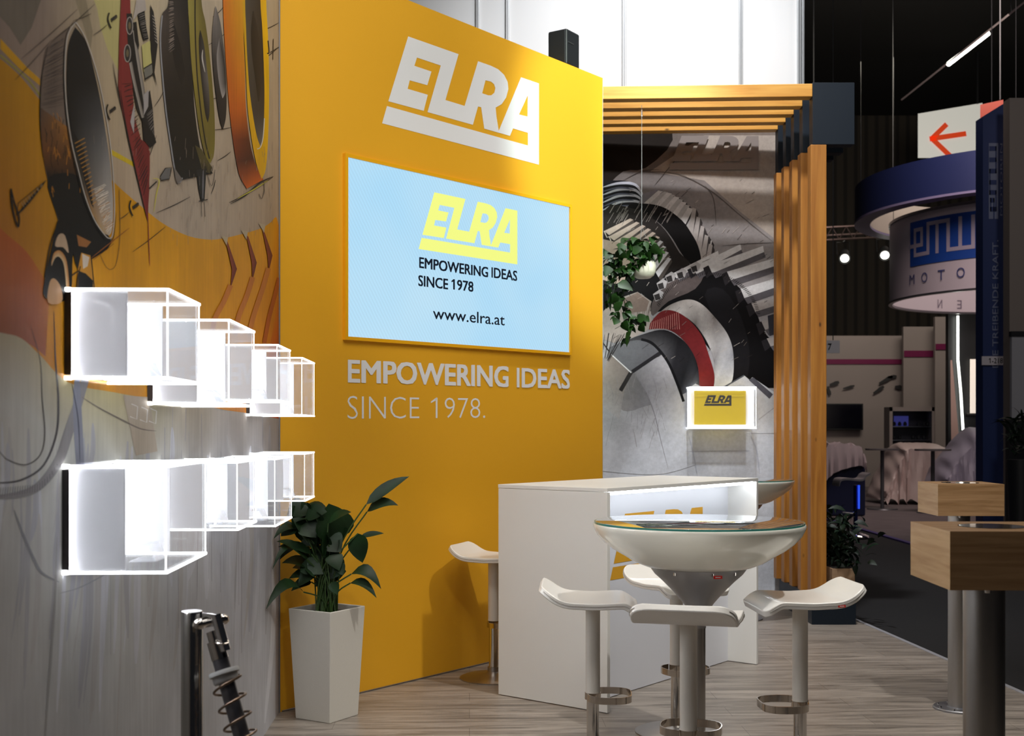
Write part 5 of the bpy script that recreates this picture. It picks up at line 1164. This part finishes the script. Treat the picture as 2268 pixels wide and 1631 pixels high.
def shroud(name, label, prof, d, dep, m, seed, n=44, grp=None):
    """plastic sheet over something: outline (x, y) pixels left->right over the top, down to the floor"""
    rnd = random.Random(seed); pts = catmull([P(x, y, d) for x, y in prof], 6); cx = sum(p.x for p in pts)/len(pts)
    vs = []; fs = []; k = len(pts); m_ = 16; zl = [p.z for p in pts]
    for j in range(m_+1):
        a = math.pi*j/m_; 
        for i, p_ in enumerate(pts):
            sx = cx+(p_.x-cx)*(1+.12*math.sin(a)); fold = .03*math.sin(i*.7+j*.3)+.02*math.sin(i*1.1-j*.4)+rnd.uniform(-.008, .008)
            z = max(GRN+.02, p_.z*(1-.10*(abs(math.cos(a)))**2)+rnd.uniform(-.008, .008)*(p_.z > .3))
            vs.append(V((sx+fold*.6, d+dep*.5-dep*.5*math.cos(a)+fold*(1.4-p_.z*.4), z)))
    for j in range(m_):
        for i in range(k-1): a = j*k+i; fs.append((a, a+1, a+k+1, a+k))
    # front drape
    base = len(vs); R_ = 10
    for r_ in range(1, R_+1):
        t_ = r_/R_
        for i in range(k):
            q_ = vs[i]; fold = .05*math.sin(i*.8+r_*.1+seed)*t_+.02*math.sin(i*1.9+r_*.5)
            vs.append(V((q_.x+(q_.x-cx)*.08*t_, q_.y-.12*t_-fold*1.4, q_.z+(GRN+.05+.06*math.sin(i*.8)-q_.z)*t_)))
    for r_ in range(R_):
        for i in range(k-1):
            a = (i if r_ == 0 else base+(r_-1)*k+i); b = base+r_*k+i
            fs.append((a, b, b+1, a+1))
    o = MB().add(vs, fs).build(name, m, None, smooth=True); o.data.shade_smooth() if hasattr(o.data, 'shade_smooth') else None
    return tag(o, label, 'sheet', grp)
sheetm = mat('pale_plastic_sheet', (.62, .50, .48), .45, bump=.8, bscale=5, spec=.6)
sheetb = mat('bluish_plastic_sheet', (.30, .28, .36), .45, bump=.8, bscale=5, spec=.6)
shroud('dust_sheet', 'pale wrinkled dust sheet draped over a machine across the aisle', [(1962, 1108), (1968, 1080), (1985, 1040), (2000, 1005), (2012, 984), (2040, 982), (2080, 983), (2105, 992), (2128, 1010), (2140, 1060), (2148, 1100)], 23, 1.2, sheetm, 3)
shroud('dust_sheet', 'bluish grey dust sheet rising to a point beside the blue tower', [(2096, 1085), (2104, 1050), (2120, 1018), (2145, 985), (2168, 952), (2185, 950), (2200, 990), (2215, 1040), (2225, 1085)], 21.5, 1.2, sheetb, 5)
bc = thing('blue_counter', 'dark blue counter half hidden behind the orange posts', 'counter', P(1870, 1140, 19.9))
pbox(1800, 1030, 1917, 1143, 19.9, 1.0).build('body', mat('dark_blue_laminate', (.008, .012, .045), .4), bc, bevel=.02)
def cover(label, pts, d, dep, m, zth=.05):
    pf = catmull([P(x, y, d-.03) for x, y in pts], 5); vs = []; fs = []; k = len(pf)
    for j in range(9):
        for i, p_ in enumerate(pf): vs.append(V((p_.x+.02*math.sin(j*2+i), d-.05+dep*j/8, p_.z+.03*math.sin(i*1.1+j)+.02*math.sin(i*2.3))))
    for j in range(8):
        for i in range(k-1): a = j*k+i; fs.append((a, a+1, a+k+1, a+k))
    b0 = len(vs)
    for r_ in (1, 2, 3):
        for i, p_ in enumerate(pf):
            t_ = i/(k-1); vs.append(V((p_.x, d-.06-.03*math.sin(i*1.9)*r_/3, p_.z-(.62-.5*t_)*r_/3)))
    for r_ in range(3):
        for i in range(k-1):
            a = i if r_ == 0 else b0+(r_-1)*k+i; b = b0+r_*k+i; fs.append((a, b, b+1, a+1))
    return tag(MB().add(vs, fs).build('dust_sheet', m, None, smooth=True), label, 'sheet')
cover('pale dust sheet lying over the dark blue counter', [(1815, 1000), (1831, 990), (1850, 985), (1880, 986), (1905, 993), (1914, 1010), (1919, 1030)], 19.85, 1.1, mat('pale_grey_sheet', (.40, .33, .35), .6, bump=.6, bscale=6))
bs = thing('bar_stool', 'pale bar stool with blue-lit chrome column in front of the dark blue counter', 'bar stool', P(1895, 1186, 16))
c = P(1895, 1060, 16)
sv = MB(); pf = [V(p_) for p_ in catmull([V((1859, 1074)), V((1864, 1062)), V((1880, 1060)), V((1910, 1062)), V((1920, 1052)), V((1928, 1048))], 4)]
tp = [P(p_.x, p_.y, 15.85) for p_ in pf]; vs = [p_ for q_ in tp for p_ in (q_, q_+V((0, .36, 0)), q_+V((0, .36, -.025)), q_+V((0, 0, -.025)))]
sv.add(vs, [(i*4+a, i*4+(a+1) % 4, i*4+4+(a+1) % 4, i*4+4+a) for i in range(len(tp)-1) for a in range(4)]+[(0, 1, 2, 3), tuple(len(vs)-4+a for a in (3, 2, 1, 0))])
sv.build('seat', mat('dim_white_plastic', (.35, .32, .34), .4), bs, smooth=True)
MB().lathe([(.028, 0), (.028, .66)], (c.x, 16, 0), 16).build('column', mat('blue_tinted_chrome', (.05, .08, .35), .15, 1), bs, smooth=True)  # blue light on the chrome put into its colour
MB().lathe([(.012, .35), (.014, .66)], (c.x+.035, 15.97, 0), 10).build('column_light', mat('blue_glow', (.02, .05, .4), .4, emit=.9, ecol=(.03, .10, .9)), bs)
MB().lathe([(.19, GRN), (.17, 0), (.06, .04), (.05, .08), (0, .1)], (c.x, 16, 0), 28).build('base', 'chrome', bs, smooth=True)
MB().tube([(c.x-.02, 15.95, .3), (c.x-.2, 15.9, .31), (c.x-.22, 15.8, .31), (c.x-.1, 15.75, .3)], .01, 6).build('footrest', 'alu', bs)
# black booth with LED line
kb = thing('black_booth_wall', 'black booth wall with a bent white light line at the far right', 'wall panel', P(2140, 1100, 25))
pbox(2100, 696, 2200, 1105, 25, .15).build('panel', 'black', kb)
MB().tube([P(2121.5, 700, 24.9), P(2121.5, 797, 24.9), P(2128, 870, 24.88), P(2134, 970, 24.85)], .024, 8).build('light_line', mat('white_light_line', (1, 1, 1), .4, emit=5, ecol=(.98, 1, .9)), kb)
pbox(2150, 796, 2200, 916, 24.9, .04).build('lit_panel', mat('lit_cream_panel', (.8, .7, .6), .5, emit=.62, ecol=(.95, .85, .74)), kb)
MB().add([P(2105, 798, 24.8), P(2109, 798, 24.8), P(2126, 992, 24.6), P(2107, 992, 24.6)], [(0, 1, 2, 3)]).build('door_leaf', mat('pinkish_panel', (.55, .38, .34), .5), kb)
MB().tube([P(2140, 920, 24.5), P(2200, 920, 24.5)], .04, 8).build('rail', 'black', kb)
# blue tower
blue = mat('deep_blue_banner', (.010, .028, .125), .6); txw = mat('blue_grey_print', (.16, .19, .30), .6); lav = mat('pale_lavender_fabric', (.36, .32, .42), .65)
bt = thing('blue_tower', 'tall dark blue banner tower with vertical lettering at the right', 'banner', P(2206, 1186, 16))
D = 16.0
a_ = P(2177, 250, D); b_ = P(2235, 225, D); a0 = (a_.x, D); b0 = (b_.x, D)
MB().add([V((a_.x, D, GRN)), V((b_.x, D, GRN)), V((b_.x, D+.25, GRN)), V((a_.x, D+.25, GRN)), P(2177, 258, D), P(2235, 222, D), P(2235, 222, D)+V((0, .25, 0)), P(2177, 258, D)+V((0, .25, 0))],
         [(3, 2, 1, 0), (4, 5, 6, 7), (0, 1, 5, 4), (1, 2, 6, 5), (2, 3, 7, 6), (3, 0, 4, 7)]).build('body', blue, bt)
def vtext(txt, xl, xr, ytop, ybot, m, off=0):   # text rotated to read upwards; glyph height spans xl..xr
    return text_on(MB(), txt, lambda a, b: P(xr-(xr-xl)*b, ybot+(ytop-ybot)*a, D-.006), off).build('lettering', m, bt, recalc=False)
vtext('DIE TREIBENDE KRAFT.', 2210, 2199, 532, 812, txw, .01) if False else None
text_on(MB(), 'DIE TREIBENDE KRAFT.', lambda a, b: P(2211-13*b, 815+(532-815)*a, D-.006), .012).build('lettering', txw, bt, recalc=False)
# square-line logo used on tower and drum (unit space: x 0..1.62, y 0..1)
EM = [[(0, .45), (.42, .45), (.42, .80), (.19, .80), (.19, .24), (.62, .24), (.62, .88), (1.17, .88), (1.17, .24), (1.75, .24), (1.75, .88)], [(.88, .88), (.88, .24)], [(1.46, .24), (1.46, .88)]]
def em_strokes(mb, fn, w=.075):
    for pl in EM:
        for (a, b) in zip(pl[:-1], pl[1:]):
            dx, dy = b[0]-a[0], b[1]-a[1]; L_ = math.hypot(dx, dy); ux, uy = dx/L_*w/2, dy/L_*w/2; px, py = -uy, ux
            n = 4; A_ = [(a[0]-ux+(dx+2*ux)*t/n, a[1]-uy+(dy+2*uy)*t/n) for t in range(n+1)]
            for p0, p1 in zip(A_[:-1], A_[1:]): mb.add([fn(p0[0]+px, p0[1]+py), fn(p1[0]+px, p1[1]+py), fn(p1[0]-px, p1[1]-py), fn(p0[0]-px, p0[1]-py)], [(0, 1, 2, 3)])
    return mb
tfn = lambda a, b, o=0: P(2211-21*b, 485-(168/1.95)*a, D-.004-o)
lp = MB().add([tfn(0, 0), tfn(1.95, 0), tfn(1.95, 1), tfn(0, 1)], [(0, 1, 2, 3)]).build('logo_field', txw, bt, recalc=False)
em_strokes(MB(), lambda a, b: tfn(a+.06, b, .004), .12).build('logo', blue, lp, recalc=False)
text_on(MB(), 'MOTOREN', lambda a, b: P(2220-5*b, 478-160*a, D-.006)).build('lettering', txw, bt, recalc=False)
sgn = thing('stand_number_sign', 'small white sign reading 1-218 across the blue tower', 'sign', P(2205, 809, D-.03))
pbox(2175, 789.5, 2235, 809, D-.03, .02).build('plate', mat('dim_white_sign', (.6, .57, .62), .5), sgn)
text_on(MB(), '1-218', lambda a, b: P(2190+31*a, 805-11.5*b, D-.034), .01).build('lettering', 'black_print', sgn, recalc=False)
s7 = thing('hanging_number_sign', 'small white hanging sign showing a 7 beside the orange posts', 'sign', P(1845, 782, 15))
pbox(1815, 754.5, 1860, 782.5, 15, .02).build('plate', mat('dim_white_sign_b', (.75, .72, .76), .5), s7)
text_on(MB(), '7', lambda a, b: P(1834+8*a, 775-14*b, 14.99), .01).build('lettering', 'black_print', s7, recalc=False)
MB().tube([P(1845, 754, 15.01), V((P(1845, 0, 15.01).x, 15.01, 11.88))], .006, 5).build('cord', 'black', s7)
ww = thing('white_tower', 'pale grey booth tower cut by the right picture edge', 'wall panel', P(2265, 1190, 15.5))
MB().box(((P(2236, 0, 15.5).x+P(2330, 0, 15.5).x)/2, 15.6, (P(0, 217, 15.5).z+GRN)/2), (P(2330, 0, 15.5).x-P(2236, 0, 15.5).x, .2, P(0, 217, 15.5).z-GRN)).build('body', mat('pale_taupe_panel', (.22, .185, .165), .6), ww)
pbox(2241, 740, 2300, 926, 15.4, .06).build('display_panel', mat('pale_grey_display', (.33, .33, .36), .5), ww)
pbox(2240, 734, 2300, 745, 15.38, .08).build('top_rail', 'black', ww)
pbox(2234, 930, 2320, 1190, 15.3, .1).build('dark_base', 'black', ww)
op = thing('orange_sign', 'orange red sign panel peeking out behind the blue tower', 'sign', P(2190, 300, 17.5))
MB().add([P(2171, 232, 17.5), P(2222, 221, 17.5), P(2222, 320, 17.5), P(2171, 320, 17.5), P(2171, 232, 17.6), P(2222, 221, 17.6), P(2222, 320, 17.6), P(2171, 320, 17.6)], [(0, 1, 2, 3), (7, 6, 5, 4), (0, 4, 5, 1), (1, 5, 6, 2), (2, 6, 7, 3), (3, 7, 4, 0)]).build('panel', mat('orange_red_panel', (.20, .02, .006), .5, emit=.02, ecol=(.9, .1, .01)), op)
MB().tube([P(2215, 221, 17.55), V((P(2215, 0, 17.55).x, 17.55, 11.88))], .012, 5).build('cord', 'black', op)
dp = MB()
for _ in range(70):
    b = P(random.uniform(2236, 2290), random.uniform(935, 1010), 14.6); e = b+V((random.uniform(-.25, .2), random.uniform(-.1, .1), random.uniform(-.1, .22))); leaf(dp, b, e, .035, .2, .2, random.uniform(-1, 1), 4)
dp2 = thing('dark_plant', 'dark spiky plant at the right picture edge in front of the pale tower', 'plant', (P(2260, 1200, 14.6).x, 14.6, GRN))
dp.build('leaves', 'leaf3', dp2, smooth=True, recalc=False); c = P(2262, 1000, 14.6); MB().lathe([(.13, GRN), (.17, c.z-.1), (.15, c.z-.1), (0, c.z-.14)], (c.x, 14.6, 0), 24).build('pot', 'black', dp2, smooth=True)
# arrow light box
ar = thing('arrow_sign', 'hanging illuminated white sign with a red arrow pointing left', 'sign', P(2104, 345, 34))
aq = [(2033, 350), (2176, 350), (2176, 228), (2033, 252)]
MB().add([P(x, y, 34) for x, y in aq]+[P(x, y, 34.3) for x, y in aq], [(0, 1, 2, 3), (7, 6, 5, 4), (0, 4, 5, 1), (1, 5, 6, 2), (2, 6, 7, 3), (3, 7, 4, 0)]).build('light_box', mat('lit_white_sign', (.5, .5, .46), .5, emit=.42, ecol=(.86, .85, .76)), ar)
red = mat('red_arrow', (.6, .05, .01), .5, emit=.42, ecol=(.80, .06, .008)); am = MB()
for pl in ([(2059, 308), (2140, 296)], [(2063, 308), (2097, 275)], [(2063, 306), (2104, 345)]):
    (xa, ya), (xb, yb_) = pl; L_ = math.hypot(xb-xa, yb_-ya); nx, ny = -(yb_-ya)/L_*5.6, (xb-xa)/L_*5.6
    am.add([P(xa+nx, ya+ny, 33.97), P(xb+nx, yb_+ny, 33.97), P(xb-nx, yb_-ny, 33.97), P(xa-nx, ya-ny, 33.97)], [(0, 1, 2, 3)])
am.build('arrow', red, ar, recalc=False)
MB().tube([P(2165, 230, 33.9), V((P(2165, 0, 33.9).x, 33.9, 11.88))], .03, 6).build('cord', 'black', ar)
# round hanging banners
DC = V((P(2290, 0, 22).x, 22.0)); drum = thing('round_banner', 'round white hanging drum banner with a blue square-line logo', 'banner', (DC.x, DC.y, 3.72))
lavout = lav; Rd = 2.49
def ring(mb, r0, r1, z0, z1, n=96, c=DC):
    return mb.lathe([(r0, z0), (r0, z1), (r1, z1), (r1, z0), (r0, z0)], (c.x, c.y, 0), n)
ring(MB(), Rd, Rd-.03, 3.73, 5.15).build('fabric', mat('pale_lilac_fabric', (.50, .44, .50), .65), drum, smooth=True)
ring(MB(), Rd+.02, Rd-.05, 5.14, 5.19).build('upper_hoop', 'rod', drum, smooth=True); ring(MB(), Rd+.02, Rd-.05, 3.70, 3.735).build('lower_hoop', 'rod', drum, smooth=True)
def cyp(x, y, o=.01):   # pixel -> near surface of the drum
    r = (x-CX)/F; cx, cy = DC; A_ = r*r+1; B_ = -2*(r*cx+cy); C_ = cx*cx+cy*cy-(Rd+o)**2; k = (-B_-math.sqrt(max(0, B_*B_-4*A_*C_)))/(2*A_); return V((r*k, k, CH-(y-HY)/F*k))
def dang(x): p_ = cyp(x, 500); return math.atan2(p_.y-DC.y, p_.x-DC.x)
t0 = dang(2016); zt = cyp(2016, 494).z; zb = cyp(2016, 592).z; sc_ = (zt-zb)
def dfn(a, b, o=.01): th_ = t0+a*sc_/Rd; return V((DC.x+(Rd+o)*math.cos(th_), DC.y+(Rd+o)*math.sin(th_), zb+(zt-zb)*b))
fld = MB(); n = 40
fld.add([dfn(1.98*i/n, b) for i in range(n+1) for b in (0, 1)], [(i*2, i*2+2, i*2+3, i*2+1) for i in range(n)])
fld = fld.build('logo_field', mat('logo_blue', (.006, .05, .30), .6), drum, recalc=False)
em_strokes(MB(), lambda a, b: dfn(a, b, .016), .085).build('logo', lav, fld, recalc=False)
for i, ch in enumerate('MOTOREN'):
    a0_ = ((dang((2015, 2041, 2077, 2119)[i])-t0)*Rd/sc_ if i < 4 else a0_+.47); text_on(MB(), ch, lambda a, b: dfn(a0_+.19*a, -.40+.22*b+.0, .014), 0).build('lettering', mat('navy_letter', (.03, .04, .16), .6), drum, recalc=False)
def ifn(th, z): return V((DC.x+(Rd-.045)*math.cos(th), DC.y+(Rd-.045)*math.sin(th), z))
def far(x):
    r_ = (x-CX)/F; cx, cy = DC; A_ = r_*r_+1; B_ = -2*(r_*cx+cy); C_ = cx*cx+cy*cy-(Rd-.045)**2; k = (-B_+math.sqrt(max(0, B_*B_-4*A_*C_)))/(2*A_); return math.atan2(k-cy, r_*k-cx)
for i, ch in enumerate('NER'):
    xc = (2082, 2125, 2173)[i]; tl_, tr_ = far(xc+5), far(xc-5); text_on(MB(), ch, lambda a, b: ifn(tl_+(tr_-tl_)*a, 3.80+.17*b), 0).build('lettering', mat('faint_letter', (.16, .13, .18), .6), drum, recalc=False)
for a in (2.6, 4.2, 5.8): p_ = V((DC.x+Rd*math.cos(a), DC.y+Rd*math.sin(a), 5.18)); MB().tube([p_, p_+V((0, 0, 6.8))], .006, 4).build('cord', 'black', drum)
rg = thing('ring_banner', 'large dark blue ring banner hanging above the white drum', 'banner', (DC.x, DC.y, 5.2))
Ro = 3.11
ring(MB(), Ro, Ro-.01, 5.24, 5.88).build('outer_band', mat('dark_navy_fabric', (.007, .014, .075), .6), rg, smooth=True)
ring(MB(), Ro-.26, Ro-.27, 5.24, 5.88).build('inner_band', mat('inner_cream_fabric', (.42, .37, .33), .6), rg, smooth=True)
ring(MB(), Ro+.01, Ro-.27, 5.20, 5.238).build('lower_face', mat('lilac_underside', (.20, .17, .30), .6), rg, smooth=True)
for a in (2.8, 4.1, 5.5): p_ = V((DC.x+(Ro-.1)*math.cos(a), DC.y+(Ro-.1)*math.sin(a), 5.88)); MB().tube([p_, p_+V((0, 0, 6.1))], .006, 4).build('cord', 'black', rg)
# truss with two spotlights
tr = thing('lighting_truss', 'thin metal lattice truss hanging behind the orange posts', 'truss', P(1900, 530, 25))
tm = MB(); a = P(1780, 506, 25); b = P(2000, 496, 25); h = V((0, 0, -.26))
tm.tube([a, b], .022, 6); tm.tube([a+h, b+h], .022, 6); tm.tube([a+V((0, .25, 0))+h*.5, b+V((0, .25, 0))+h*.5], .022, 6)
for i in range(14): p0 = a.lerp(b, i/14); p1 = a.lerp(b, (i+1)/14); tm.tube([p0+h*(i % 2), p1+h*((i+1) % 2)], .011, 5)
tm.build('lattice', mat('dim_truss_metal', (.18, .13, .12), .4, .7), tr)
for a in (0.1, .9):
    p_ = P(1780+220*a, 500, 25.1); MB().tube([p_, V((p_.x, p_.y, 11.9))], .012, 5).build('cord', 'black', tr)
for (x, y, lb) in ((1871, 574, 'round spotlight with lit lens under the truss, the left one beside the posts'), (1960, 567, 'round spotlight with lit lens under the truss, the right one beside the drum banner')):
    t = thing('stage_spotlight', lb, 'spotlight', P(x, y, 24.8), 0, 'spotlights on the truss')
    c = P(x, y, 24.8); dr = V((-.25, -1, -.55)).normalized(); q_ = dr.to_track_quat('Z', 'Y').to_matrix()
    MB().lathe([(.05, -.38), (.10, -.32), (.115, -.1), (.125, -.02), (.115, -.02), (.10, -.06), (0, -.06)], c, 24, q_).build('housing', 'black', t, smooth=True)
    MB().lathe([(.084, -.035), (.06, -.026), (0, -.02)], c, 24, q_).build('lens', mat('lit_lens', (1, 1, 1), .3, emit=7, ecol=(1, .96, .82)), t, smooth=True)
    MB().tube([c+V((-.13, .1, .1)), c+V((-.13, .15, .36)), c+V((.13, .15, .36)), c+V((.13, .1, .1))], .012, 5).build('yoke', 'black', t)
    MB().tube([c+V((0, .15, .36)), P(x, 533 if x < 1900 else 529, 25)], .015, 5).build('clamp', 'black', t)
# hanging linear light on a rod
lr_ = thing('linear_pendant', 'thin linear ceiling lamp with one bright tube on a dark rail', 'ceiling light', P(2140, 110, 28))
MB().tube([P(1997, 221, 28), P(2300, -20, 24)], .022, 6).build('rail', mat('dim_rail', (.10, .08, .085), .5), lr_)
MB().tube([P(2098, 142, 26.6)+V((0, -.05, -.02)), P(2187, 73, 25.5)+V((0, -.05, -.02))], .05, 10).build('tube', mat('lit_tube', (1, 1, 1), .4, emit=8, ecol=(1, .97, .88)), lr_, smooth=True)
MB().tube([P(2240, 25, 25), P(2225, -300, 25)], .01, 4).build('cord', 'black', lr_)
